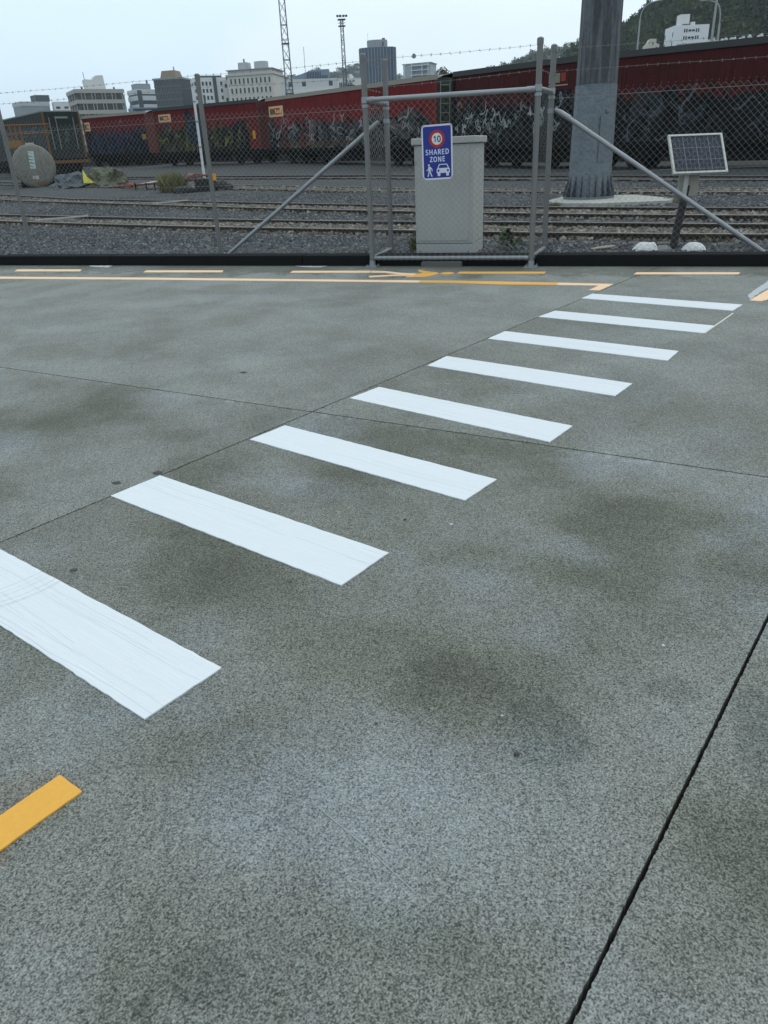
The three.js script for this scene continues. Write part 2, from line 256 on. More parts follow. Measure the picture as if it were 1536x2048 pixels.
// ---------------------------------------------------------------- kerb and gravel yard
const kerbTex = speckle([0.013, 0.013, 0.013], 0.9, 12); kerbTex.repeat.set(3, 3);
const kerbM = new THREE.MeshPhysicalMaterial({ map: kerbTex, roughness: 1, specularIntensity: 0.25 });
{
  const k = thing('kerb_beam', 'long low black kerb beam under the chain-link fence', 'kerb');
  const r = rng(3); let x = -16;
  while (x < 7) { const l = 2.95; part('kerb_block', rbox(l - 0.008, 0.2, 0.24, 0.012, x + l / 2, 0.025 + (r() - 0.5) * 0.006, -9.115 + (r() - 0.5) * 0.008), kerbM, k); x += l; }
  const c = part('concrete_lump', rbox(0.5, 0.13, 0.1, 0.02), mat(lin(0.13, 0.13, 0.125), 0.95)); c.position.set(-2.36, -0.01, -8.975); tag(c, 'small stained concrete block in front of the kerb under the sign', 'concrete block');
}
const gravelTex = dataTex(1024, 1024, (i, j, o) => {
  const n = 0.35 + 0.9 * Math.pow(vn(i / 5, j / 5), 1.6) * (0.5 + vn(i / 2.2 + 40, j / 2.2)) + 0.35 * (fbm(i / 60, j / 60, 3) - 0.5);
  o[0] = toS(0.082 * n); o[1] = toS(0.086 * n); o[2] = toS(0.092 * n);
});
gravelTex.repeat.set(0.4, 0.4);
const gravelBump = dataTex(512, 512, (i, j, o) => { o[0] = o[1] = o[2] = 255 * (0.6 * vn(i / 5, j / 5) + 0.4 * vn(i / 2.3, j / 2.3)); }, false); gravelBump.repeat.set(0.8, 0.8);
const gravelM = new THREE.MeshStandardMaterial({ map: gravelTex, roughness: 0.95, bumpMap: gravelBump, bumpScale: 0.02 });
{
  const nx = 170, nz = 110, x0 = -120, x1 = 70, P = [], UV = [], I = [];
  for (let j = 0; j <= nz; j++) for (let i = 0; i <= nx; i++) {
    const x = x0 + (x1 - x0) * i / nx, z = -9.18 - 72 * Math.pow(j / nz, 1.5);
    const y = yardY(x, z) + (j ? 0.05 * (fbm(x * 0.5 + 60, z * 0.5 + 60, 3) - 0.5) : 0);
    P.push(x, y, z); UV.push(x, -z);
  }
  for (let j = 0; j < nz; j++) for (let i = 0; i < nx; i++) { const a = j * (nx + 1) + i, b = a + nx + 1; I.push(a, a + 1, b, a + 1, b + 1, b); }
  const g = new THREE.BufferGeometry(); g.setAttribute('position', new THREE.Float32BufferAttribute(P, 3)); g.setAttribute('uv', new THREE.Float32BufferAttribute(UV, 2)); g.setIndex(I); g.computeVertexNormals();
  structure('gravel_yard', g, gravelM);
}
// railway tracks
const TR = {
  n_f: [[-24, -18.9], [-15.316, -15.433], [-10.472, -13.695], [-7.083, -12.633], [-4.216, -11.854], [-1.64, -11.135], [1.337, -10.548], [9, -9.5]],
  n_b: [[-27, -21.6], [-17.599, -17.792], [-11.981, -15.72], [-8.027, -14.356], [-4.748, -13.372], [-1.879, -12.711], [1.474, -11.813], [9, -10.6]],
  t2_f: [[-40, -33.5], [-26.444, -26.948], [-16.37, -21.611], [-10.135, -18.205], [-5.666, -15.989], [-2.142, -14.445], [1.62, -13.152], [9, -11.2]],
  t2_b: [[-42, -36], [-29.127, -29.758], [-19.105, -24.6], [-11.727, -20.7], [-6.456, -17.95], [-2.42, -16.1], [1.791, -14.6], [9, -12.5]],
  t3_f: [[-40, -39.5], [-24, -32.2], [-15.461, -28.6], [-9.248, -25.6], [-4.612, -23.107], [-0.88, -21.1], [2.305, -19.441], [10, -16.5]],
  t3_b: [[-41, -41.4], [-24.6, -34], [-16, -30.3], [-10.006, -27.4], [-5.258, -24.9], [0.053, -22.2], [2.492, -21.0], [10, -18]],
  t4_f: [[-45, -45.5], [-26.089, -37.9], [-19.424, -35.248], [-11.623, -32.2], [-6.01, -29.4], [0.034, -26.6], [2.888, -25.0], [12, -21.5]],
  t4_b: [[-46, -47.2], [-27, -39.6], [-20, -37], [-12.202, -33.9], [-6.328, -31.1], [0.025, -28.2], [3.072, -26.7], [12, -23]],
};
const railM = new THREE.MeshStandardMaterial({ color: lin(0.045, 0.032, 0.025), roughness: 0.9 }), headM = new THREE.MeshStandardMaterial({ color: lin(0.26, 0.24, 0.22), metalness: 0.6, roughness: 0.5 });
const curveOf = (pts) => new THREE.CatmullRomCurve3(pts.map(([x, z]) => new THREE.Vector3(x, 0, z)));
function sweep(pts, prof, dy) {       // sweeps a closed profile [across, up] along ground points
  const c = curveOf(pts), n = 90, P = [], I = [], m = prof.length;
  for (let i = 0; i <= n; i++) { const p = c.getPoint(i / n), t = c.getTangent(i / n), ax = -t.z, az = t.x; const y = yardY(p.x, p.z) + dy; for (const [u, v] of prof) P.push(p.x + ax * u, y + v, p.z + az * u); }
  for (let i = 0; i < n; i++) for (let k = 0; k < m; k++) { const a = i * m + k, b = i * m + (k + 1) % m; I.push(a, a + m, b, b, a + m, b + m); }
  let g = new THREE.BufferGeometry(); g.setAttribute('position', new THREE.Float32BufferAttribute(P, 3)); g.setIndex(I); g = g.toNonIndexed(); g.computeVertexNormals(); return g;
}
const railProf = [[-0.06, -0.06], [-0.06, -0.045], [-0.01, -0.03], [-0.01, 0.035], [-0.033, 0.045], [-0.033, 0.062], [0.033, 0.062], [0.033, 0.045], [0.01, 0.035], [0.01, -0.03], [0.06, -0.045], [0.06, -0.06]];
const headProf = [[-0.02, 0.0625], [-0.014, 0.067], [0.014, 0.067], [0.02, 0.0625]];
const sleeperM = mat(lin(0.1, 0.085, 0.07), 0.95);
[['n', 'railway track nearest the fence, brown ballast between its rails'], ['t2', 'second railway track from the fence, running before the steel mast'], ['t3', 'third railway track from the fence, passing behind the steel mast'], ['t4', 'farthest open railway track, just before the red wagons']].forEach(([k, l]) => {
  const t = thing('railway_track', l, 'railway track', [0, 0, 0], 0, 'tracks across the gravel yard');
  const up = k === 'n' || k === 't2' ? 0.04 : 0.0;
  for (const s of ['_f', '_b']) { const r = part('rail', sweep(TR[k + s], railProf, up), railM, t); part('rail_head', sweep(TR[k + s], headProf, up), headM, r); }
  const A = curveOf(TR[k + '_f']), B = curveOf(TR[k + '_b']);
  const geos = []; for (let i = 2; i < 60; i++) { const p = A.getPoint(i / 62), q = B.getPoint(i / 62), d = q.clone().sub(p); const len = d.length() + 0.7, g = box(len, 0.1, 0.2); g.rotateY(Math.atan2(-d.z, d.x)); geos.push(g.translate((p.x + q.x) / 2, yardY(0, (p.z + q.z) / 2) - 0.035, (p.z + q.z) / 2)); }
  part('sleepers', geos, sleeperM, t, 'stuff');
});
// stones: blue-grey chippings everywhere, larger brown ballast between the rails
function stones(name, label, count, pick, cols, smin, smax, seed) {
  const g = new THREE.DodecahedronGeometry(1, 0), p = g.attributes.position; const r0 = rng(seed);
  for (let i = 0; i < p.count; i++) { const k = 0.8 + 0.4 * vn(p.getX(i) * 2.1 + 50, p.getY(i) * 2.1 + p.getZ(i) * 3 + 50); p.setXYZ(i, p.getX(i) * k * 1.15, p.getY(i) * k * 0.75, p.getZ(i) * k); } g.computeVertexNormals();
  const im = new THREE.InstancedMesh(g, mat(0xffffff, 0.9), count), M = new THREE.Matrix4(), q = new THREE.Quaternion(), e = new THREE.Euler(), c = new THREE.Color();
  for (let i = 0; i < count; i++) {
    const [x, z, dy = 0] = pick(r0), s = smin + (smax - smin) * Math.pow(r0(), 2); e.set(r0() * 6.28, r0() * 6.28, r0() * 6.28); q.setFromEuler(e);
    M.compose(new THREE.Vector3(x, yardY(x, z) + dy + s * (0.1 + 0.3 * r0()), z), q, new THREE.Vector3(s, s, s)); im.setMatrixAt(i, M);
    const b = cols[Math.floor(r0() * cols.length)], k = 0.55 + 0.9 * r0(); im.setColorAt(i, c.setRGB(b[0] * k, b[1] * k, b[2] * k));
  }
  im.name = name; im.castShadow = im.receiveShadow = true; im.userData = { kind: 'stuff', label, category: 'gravel' }; scene.add(im); return im;
}
const greyCols = [[0.088, 0.093, 0.1], [0.07, 0.074, 0.082], [0.11, 0.115, 0.122], [0.18, 0.185, 0.19], [0.055, 0.058, 0.063]];
stones('loose_chippings', 'blue grey stone chippings strewn over the rail yard', 130000, (r) => { const t = r(), z = -9.3 - 18 * Math.pow(t, 1.7), l = 1.08 * z - 1; return [l + r() * (2.6 - 0.15 * z - l), z]; }, greyCols, 0.008, 0.028, 21);
const between = (k) => { const A = curveOf(TR[k + '_f']).getPoints(300), B = curveOf(TR[k + '_b']).getPoints(300); return (r) => { const i = Math.floor((0.12 + 0.88 * r()) * 300), t = -0.06 + 1.12 * r(); return [A[i].x + (B[i].x - A[i].x) * t + (r() - 0.5) * 0.15, A[i].z + (B[i].z - A[i].z) * t, 0.015]; }; };
const brownCols = [[0.17, 0.155, 0.13], [0.12, 0.108, 0.09], [0.24, 0.225, 0.195], [0.145, 0.115, 0.085]];
stones('track_ballast', 'brown ballast stones between the rails of the nearest track', 16000, between('n'), brownCols, 0.015, 0.045, 22);
stones('track_ballast_001', 'brown ballast stones between the rails of the second track', 16000, between('t2'), brownCols, 0.018, 0.05, 23);
stones('track_ballast_002', 'brown ballast stones between the rails of the third track', 9000, between('t3'), brownCols, 0.02, 0.05, 24);

// ---------------------------------------------------------------- chain-link fence
const galvTex = dataTex(256, 256, (i, j, o) => { const n = 0.86 + 0.2 * (fbm(i / 20, j / 60, 3) - 0.5) + 0.22 * (fbm(i / 4, j / 7 + 40, 2) - 0.5); o[0] = toS(0.34 * n); o[1] = toS(0.36 * n); o[2] = toS(0.375 * n); });
const galv = new THREE.MeshStandardMaterial({ map: galvTex, metalness: 0.55, roughness: 0.5 });
const galvDull = new THREE.MeshStandardMaterial({ color: lin(0.175, 0.175, 0.172), metalness: 0.4, roughness: 0.6 });
const wireM = new THREE.MeshStandardMaterial({ color: lin(0.21, 0.21, 0.2), metalness: 0.45, roughness: 0.55 });
const barbM = new THREE.MeshStandardMaterial({ color: lin(0.19, 0.185, 0.17), metalness: 0.4, roughness: 0.6 });
function segs(list, r) {      // many thin three-sided wires as one geometry
  const P = [], N = [], I = [], a = new THREE.Vector3(), b = new THREE.Vector3(), d = new THREE.Vector3(), u = new THREE.Vector3(), w = new THREE.Vector3(), n = new THREE.Vector3();
  for (const s of list) {
    a.set(s[0], s[1], s[2]); b.set(s[3], s[4], s[5]); d.subVectors(b, a).normalize(); u.set(0, 0, 1); if (Math.abs(d.z) > 0.9) u.set(1, 0, 0); w.crossVectors(d, u).normalize(); u.crossVectors(w, d);
    const k0 = P.length / 3;
    for (const e of [a, b]) for (let k = 0; k < 3; k++) { const t = k * 2.0944 + 0.5; n.copy(u).multiplyScalar(Math.cos(t)).addScaledVector(w, Math.sin(t)); P.push(e.x + n.x * r, e.y + n.y * r, e.z + n.z * r); N.push(n.x, n.y, n.z); }
    for (let k = 0; k < 3; k++) { const q = (k + 1) % 3; I.push(k0 + k, k0 + q, k0 + 3 + k, k0 + q, k0 + 3 + q, k0 + 3 + k); }
  }
  const g = new THREE.BufferGeometry(); g.setAttribute('position', new THREE.Float32BufferAttribute(P, 3)); g.setAttribute('normal', new THREE.Float32BufferAttribute(N, 3)); g.setIndex(I); return g;
}
const PITCH = 0.0712;
function weave(A, B, y0, y1, seed) {   // zigzag wires hooked into one another, from ground point A to B
  const dx = B[0] - A[0], dz = B[1] - A[1], L = Math.hypot(dx, dz), ux = dx / L, uz = dz / L, nx = -uz, nz = ux, out = [], h = PITCH / 2, n = Math.floor(L / h), m = Math.round((y1 - y0) / h);
  const at = (s, y) => { const o = 0.006 * Math.sin(s * 2.3 + seed) * Math.sin(y * 3); const top = (y - y0) / (y1 - y0), sag = top * 0.012 * Math.sin(s * 1.7 + seed * 2); return [A[0] + ux * s + nx * o, y + sag, A[1] + uz * s + nz * o]; };
  for (let i = 0; i < n; i++) for (let k = 0; k < m; k++) {
    const up = (i + k) % 2 === 0, s0 = i * h, s1 = (i + 1) * h, ya = y0 + k * h, yb = ya + h, e = up ? 0.0016 : -0.0016;
    const p = at(s0, up ? ya : yb), q = at(s1, up ? yb : ya);
    out.push([p[0] + nx * e, p[1], p[2] + nz * e, q[0] + nx * e, q[1], q[2] + nz * e]);
  }
  for (let i = 0; i < n; i++) if ((i + m) % 2 === 0) { const p = at(i * h, y1); out.push([p[0], p[1], p[2], p[0] + ux * 0.012, p[1] + 0.014, p[2] + uz * 0.012]); }
  return segs(out, 0.00125);
}
function barbed(A, B, sag, seed) {
  const r = rng(seed), out = [], d = [B[0] - A[0], B[1] - A[1], B[2] - A[2]], L = Math.hypot(...d), n = Math.ceil(L / 0.05);
  const at = (t) => [A[0] + d[0] * t, A[1] + d[1] * t - sag * 4 * t * (1 - t) + 0.006 * (vn(t * L * 3 + seed * 7, seed) - 0.5), A[2] + d[2] * t];
  for (let i = 0; i < n; i++) out.push([...at(i / n), ...at((i + 1) / n)]);
  for (let s = 0.05; s < L; s += 0.105) { const p = at(s / L); for (let k = 0; k < 3; k++) { const a = r() * 6.28; const v = [(r() - 0.5) * 0.018, Math.sin(a) * 0.015, Math.cos(a) * 0.015]; out.push([p[0] - v[0], p[1] - v[1], p[2] - v[2], p[0] + v[0], p[1] + v[1], p[2] + v[2]]); } }
  return segs(out, 0.0017);
}
function postGeo(x, z, y0, y1, r) { return [rod([x, y0, z], [x, y1, z], r, r, 16, false), new THREE.SphereGeometry(r * 1.12, 14, 7, 0, 6.2832, 0, Math.PI / 2).scale(1, 0.55, 1).translate(x, y1 + 0.012, z), rod([x, y1 - 0.035, z], [x, y1 + 0.014, z], r * 1.12, r * 1.12, 16)]; }
const clamp = (x, y, z, r, w = 0.045) => rod([x, y - w / 2, z], [x, y + w / 2, z], r * 1.22, r * 1.22, 16);
const FZ = -9.6;
{
  const f = thing('chain_link_fence', 'chain-link fence run left of the enclosure with barbed wire on top', 'fence');
  for (const x of [-12.4, -9.05, -5.735]) { part('post', postGeo(x, FZ, -0.02, 2.24, 0.031), galvDull, f); }
  part('wire_mesh', weave([-13.4, FZ + 0.035], [-3.24, FZ + 0.035], 0.09, 1.80, 1), wireM, f, 'stuff');
  part('brace', [rod([-5.60, 0.07, FZ + 0.02], [-3.36, 1.555, FZ + 0.02], 0.026, 0.026, 14), rod([-3.40, 1.528, FZ + 0.02], [-3.30, 1.596, FZ + 0.02], 0.031, 0.022, 14)], galv, f);
  part('brace_clamp', clamp(-3.2, 1.60, FZ, 0.031), galv, f);
  [[2.245, 0.012], [2.115, 0.012]].forEach(([y, s], i) => { for (const [a, b] of [[-12.4, -9.05], [-9.05, -5.735], [-5.735, -3.2]]) part('barbed_wire', barbed([a, y, FZ + 0.035], [b, y - (i && b > -4 ? 0.05 : 0), FZ + 0.035], s, 31 + i + Math.round(a * 3)), barbM, f, 'stuff'); });
  part('tension_wire', [segs([[-13.4, 1.74, FZ + 0.035, -3.24, 1.74, FZ + 0.035], [-13.4, 0.95, FZ + 0.035, -3.24, 0.95, FZ + 0.035], [-13.4, 0.13, FZ + 0.035, -3.24, 0.13, FZ + 0.035]], 0.0022)], wireM, f);
  const tagp = part('orange_tag', rbox(0.05, 0.085, 0.012, 0.004, -5.66, 1.06, FZ + 0.03), mat(lin(0.62, 0.27, 0.02), 0.5), f); tagp.userData.label = 'small orange plate on the fence post';
}
{
  const z0 = -8.9, z1 = FZ, xl = -3.215, xr = -1.286, bl = -3.2, br = -1.235;
  const f = thing('chain_link_enclosure', 'projecting chain-link enclosure of steel pipes around the grey cabinet', 'fence enclosure');
  for (const [x, z, yb] of [[xl, z0, 0.006], [xr, z0, 0.006], [bl, z1, -0.02], [br, z1, -0.02]]) {
    const p = part('post', postGeo(x, z, yb, 2.215, 0.031), galvDull, f);
    if (z === z0) { part('foot_plate', [box(0.15, 0.012, 0.15, x, 0.0065, z), rod([x, 0.012, z], [x, 0.075, z], 0.037, 0.036, 16), ...[[-1, -1], [1, -1], [-1, 1], [1, 1]].map(([a, b]) => rod([x + a * 0.055, 0.013, z + b * 0.055], [x + a * 0.055, 0.032, z + b * 0.055], 0.009, 0.009, 6))], galv, p); }
    part('clamp', [clamp(x, 1.795, z, 0.031, 0.06), clamp(x, 1.735, z, 0.031, 0.03)], galv, p);
    if (z === z1 && x === br) part('clamp', clamp(x, 1.60, z, 0.031), galv, p);
  }
  part('top_rail', [rod([xl + 0.03, 1.795, z0], [xr - 0.03, 1.785, z0], 0.025, 0.025, 16), rod([xl + 0.03, 1.795, z0], [xl + 0.11, 1.795, z0], 0.03, 0.03, 16), rod([xr - 0.12, 1.785, z0], [xr - 0.03, 1.785, z0], 0.03, 0.03, 16)], galv, f);
  part('side_rail', rod([xl, 1.79, z0 - 0.03], [bl, 1.785, z1 + 0.03], 0.025, 0.025, 16), galv, f);
  part('side_rail', rod([xr, 1.79, z0 - 0.03], [br, 1.785, z1 + 0.03], 0.025, 0.025, 16), galv, f);
  part('bottom_rail', rod([xl + 0.03, 0.105, z0], [xr - 0.03, 0.105, z0], 0.023, 0.023, 16), galv, f);
  part('bottom_rail', rod([xl, 0.105, z0 - 0.03], [bl, 0.13, z1 + 0.03], 0.023, 0.023, 16), galv, f);
  part('bottom_rail', rod([xr, 0.105, z0 - 0.03], [br, 0.13, z1 + 0.03], 0.023, 0.023, 16), galv, f);
  part('wire_mesh', weave([xl + 0.02, z0 + 0.033], [xr - 0.02, z0 + 0.033], 0.075, 1.77, 2), wireM, f, 'stuff');
  part('wire_mesh', weave([xl - 0.033, z0], [bl - 0.033, z1], 0.085, 1.77, 3), wireM, f, 'stuff');
  part('wire_mesh', weave([xr + 0.033, z0], [br + 0.033, z1], 0.085, 1.77, 4), wireM, f, 'stuff');
  const wrap = (a, b, y, r) => { const L = Math.hypot(b[0] - a[0], b[1] - a[1]), n = Math.round(L / PITCH), out = []; for (let i = 0; i < n; i++) for (let k = 0; k < 8; k++) { const t0 = (i + k / 8 * 0.6) / n, t1 = (i + (k + 1) / 8 * 0.6) / n, A = k / 8 * 6.2832, B = (k + 1) / 8 * 6.2832, dx = (b[1] - a[1]) / L, dz = -(b[0] - a[0]) / L, P = (t, q) => [a[0] + (b[0] - a[0]) * t + dx * Math.cos(q) * r, y + Math.sin(q) * r, a[1] + (b[1] - a[1]) * t + dz * Math.cos(q) * r]; out.push([...P(t0, A), ...P(t1, B)]); } return segs(out, 0.0022); };
  part('tie_wire', [wrap([xl + 0.05, z0], [xr - 0.05, z0], 0.105, 0.0255), wrap([xl, z0 - 0.04], [bl, z1 + 0.04], 0.117, 0.0255), wrap([xr, z0 - 0.04], [br, z1 + 0.04], 0.117, 0.0255), wrap([xr, z0 - 0.04], [br, z1 + 0.04], 1.787, 0.0275), wrap([xl, z0 - 0.04], [bl, z1 + 0.04], 1.787, 0.0275)], wireM, f, 'stuff');
  const wires = [[[xl, 2.185, z0 + 0.034], [xr, 2.175, z0 + 0.034], 0.012], [[xl, 1.905, z0 + 0.034], [xr, 1.955, z0 + 0.034], 0.012], [[xl - 0.033, 2.17, z0], [bl - 0.033, 2.16, z1], 0.004], [[xr + 0.033, 2.17, z0], [br + 0.033, 2.16, z1], 0.004], [[xl - 0.033, 1.92, z0], [bl - 0.033, 1.9, z1], 0.004], [[xr + 0.033, 1.95, z0], [br + 0.033, 1.95, z1], 0.004]];
  wires.forEach(([a, b, s], i) => part('barbed_wire', barbed(a, b, s, 50 + i), barbM, f, 'stuff'));
  part('wire_knot', [new THREE.TorusKnotGeometry(0.014, 0.004, 40, 5, 3, 4).translate(-2.62, 2.172, z0 + 0.034)], barbM, f);
}
{
  const f = thing('chain_link_fence', 'chain-link fence run right of the enclosure with a diagonal brace', 'fence');
  part('post', postGeo(2.75, FZ, -0.02, 2.24, 0.031), galvDull, f);
  part('wire_mesh', weave([-1.19, FZ + 0.035], [4.2, FZ + 0.035], 0.09, 1.78, 6), wireM, f, 'stuff');
  part('brace', [rod([1.20, 0.07, FZ + 0.02], [-1.06, 1.535, FZ + 0.02], 0.026, 0.026, 14), rod([-1.02, 1.512, FZ + 0.02], [-1.13, 1.578, FZ + 0.02], 0.031, 0.031, 14), rod([-1.13, 1.578, FZ + 0.02], [-1.19, 1.612, FZ + 0.015], 0.03, 0.018, 14)], galv, f);
  for (const [y, y2, i] of [[2.19, 2.17, 0], [1.985, 1.97, 1]]) part('barbed_wire', barbed([-1.235, y, FZ + 0.035], [2.75, y2, FZ + 0.035], 0.01, 70 + i), barbM, f, 'stuff');
  part('tension_wire', [segs([[-1.19, 1.72, FZ + 0.035, 4.2, 1.72, FZ + 0.035], [-1.19, 0.95, FZ + 0.035, 4.2, 0.95, FZ + 0.035]], 0.0022)], wireM, f);
}

// ---------------------------------------------------------------- sign on the enclosure
{
  const t = canvasTex(640, 1016, (c, w, h) => {
    const rr = (x, y, ww, hh, r) => { c.beginPath(); c.roundRect(x, y, ww, hh, r); c.fill(); };
    c.fillStyle = '#c9c8d6'; c.fillRect(0, 0, w, h); c.fillStyle = '#07227c'; rr(30, 32, w - 60, h - 64, 44);
    c.fillStyle = '#a5140d'; c.beginPath(); c.arc(320, 262, 162, 0, 7); c.fill(); c.fillStyle = '#cfcbcf'; c.beginPath(); c.arc(320, 262, 108, 0, 7); c.fill();
    c.fillStyle = c.strokeStyle = '#0c0f14'; c.textAlign = 'center'; c.font = '150px sans-serif'; c.lineWidth = 9; c.fillText('10', 320, 317); c.strokeText('10', 320, 317);
    c.fillStyle = '#c3c9de'; c.strokeStyle = '#c3c9de'; c.lineWidth = 6; c.font = '128px sans-serif';
    const spaced = (s, x, y, gap, sx) => { c.save(); c.translate(x, y); c.scale(sx, 1); let W = -gap; for (const ch of s) W += c.measureText(ch).width + gap; let p = -W / 2; c.textAlign = 'left'; for (const ch of s) { c.fillText(ch, p, 0); c.strokeText(ch, p, 0); p += c.measureText(ch).width + gap; } c.restore(); };
    spaced('SHARED', 320, 546, 10, 0.96); spaced('ZONE', 320, 680, 10, 0.9);
    // walking person
    c.fillStyle = '#c4c6d4'; c.strokeStyle = '#c4c6d4'; c.lineCap = 'round'; c.lineJoin = 'round';
    c.beginPath(); c.arc(138, 738, 20, 0, 7); c.fill();
    c.beginPath(); c.moveTo(128, 764); c.lineTo(160, 762); c.lineTo(182, 796); c.lineTo(170, 846); c.lineTo(128, 848); c.lineTo(124, 810); c.closePath(); c.fill();
    const L = (pts, lw) => { c.lineWidth = lw; c.beginPath(); pts.forEach(([x, y], i) => (i ? c.lineTo(x, y) : c.moveTo(x, y))); c.stroke(); };
    L([[132, 780], [122, 818], [92, 838]], 17); L([[168, 780], [200, 812], [202, 850]], 17); L([[140, 840], [130, 896], [116, 946]], 23); L([[158, 840], [172, 896], [196, 946]], 23);
    // car seen from the front
    c.beginPath(); c.moveTo(352, 728); c.lineTo(520, 728); c.lineTo(560, 806); c.lineTo(574, 826); c.lineTo(574, 896); c.lineTo(298, 896); c.lineTo(298, 826); c.lineTo(314, 806); c.closePath(); c.fill();
    rr(318, 880, 56, 72, 8); rr(498, 880, 56, 72, 8);
    c.fillStyle = '#07227c'; c.beginPath(); c.moveTo(366, 744); c.lineTo(506, 744); c.lineTo(536, 804); c.lineTo(336, 804); c.closePath(); c.fill();
    c.beginPath(); c.arc(338, 850, 22, 0, 7); c.fill(); c.beginPath(); c.arc(534, 850, 22, 0, 7); c.fill();
  });
  const w = 0.350, h = 0.555, r = 0.03, s = new THREE.Shape();
  s.moveTo(-w / 2 + r, -h / 2); s.lineTo(w / 2 - r, -h / 2); s.absarc(w / 2 - r, -h / 2 + r, r, -Math.PI / 2, 0); s.lineTo(w / 2, h / 2 - r); s.absarc(w / 2 - r, h / 2 - r, r, 0, Math.PI / 2); s.lineTo(-w / 2 + r, h / 2); s.absarc(-w / 2 + r, h / 2 - r, r, Math.PI / 2, Math.PI); s.lineTo(-w / 2, -h / 2 + r); s.absarc(-w / 2 + r, -h / 2 + r, r, Math.PI, Math.PI * 1.5);
  const sg = thing('traffic_sign', 'blue shared zone sign with a red ringed 10, tied to the mesh', 'sign', [-2.369, 1.234, -8.852]);
  sg.rotation.set(-0.02, 0.03, 0.022);
  const g = new THREE.ExtrudeGeometry(s, { depth: 0.003, bevelEnabled: false, curveSegments: 8 }); part('plate', g.translate(0, 0, -0.004), new THREE.MeshStandardMaterial({ color: lin(0.5, 0.51, 0.53), metalness: 0.5, roughness: 0.5 }), sg);
  const f = new THREE.ShapeGeometry(s, 8), uv = f.attributes.uv, p = f.attributes.position; for (let i = 0; i < uv.count; i++) uv.setXY(i, p.getX(i) / w + 0.5, p.getY(i) / h + 0.5);
  part('face', f.translate(0, 0, 0.003), new THREE.MeshStandardMaterial({ map: t, roughness: 0.35 }), sg);
  for (const [a, b] of [[-1, 1], [1, 1], [-1, -1], [1, -1]]) part('tie', rod([a * (w / 2 - 0.028), b * (h / 2 - 0.005), 0.006], [a * (w / 2 + 0.006), b * (h / 2 - 0.034), 0.006], 0.0022, 0.0022, 6), mat(lin(0.02, 0.02, 0.02), 0.6), sg);
}

// ---------------------------------------------------------------- cabinet
{
  const tex = dataTex(256, 512, (i, j, o) => { const n = 1 + 0.10 * (fbm(i / 40, j / 50, 4) - 0.5) - 0.16 * sst(0.62, 0.8, fbm(i / 7, j / 40 + 30, 3)) * vn(i / 3, j / 11); o[0] = toS(0.37 * n); o[1] = toS(0.375 * n); o[2] = toS(0.365 * n); });
  tex.repeat.set(1.2, 0.8);
  const m = new THREE.MeshStandardMaterial({ map: tex, roughness: 0.6 }), dk = mat(lin(0.05, 0.05, 0.05), 0.8);
  const c = thing('utility_cabinet', 'pale grey steel utility cabinet with overhanging lid inside the enclosure', 'cabinet', [-2.455, 0.03, -9.76]);
  part('body', rbox(0.73, 1.12, 0.60, 0.008, 0, 0.735, 0), m, c);
  part('plinth', rbox(0.728, 0.168, 0.598, 0.006, 0, 0.086, 0), m, c);
  part('lid', rbox(0.79, 0.075, 0.66, 0.012, 0, 1.325, 0), m, c);
  part('lid_lip', rbox(0.74, 0.02, 0.61, 0.004, 0, 1.29, 0), dk, c);
  const d = part('door', rbox(0.655, 1.06, 0.012, 0.005, -0.012, 0.735, 0.302), m, c);
  for (const y of [0.35, 1.1]) part('hinge', rod([-0.352, y - 0.03, 0.306], [-0.352, y + 0.03, 0.306], 0.006, 0.006, 8), m, d);
  for (const x of [-0.31, 0.31]) part('bolt', rod([x, 0.08, 0.298], [x, 0.08, 0.307], 0.008, 0.008, 8), dk, c);
}

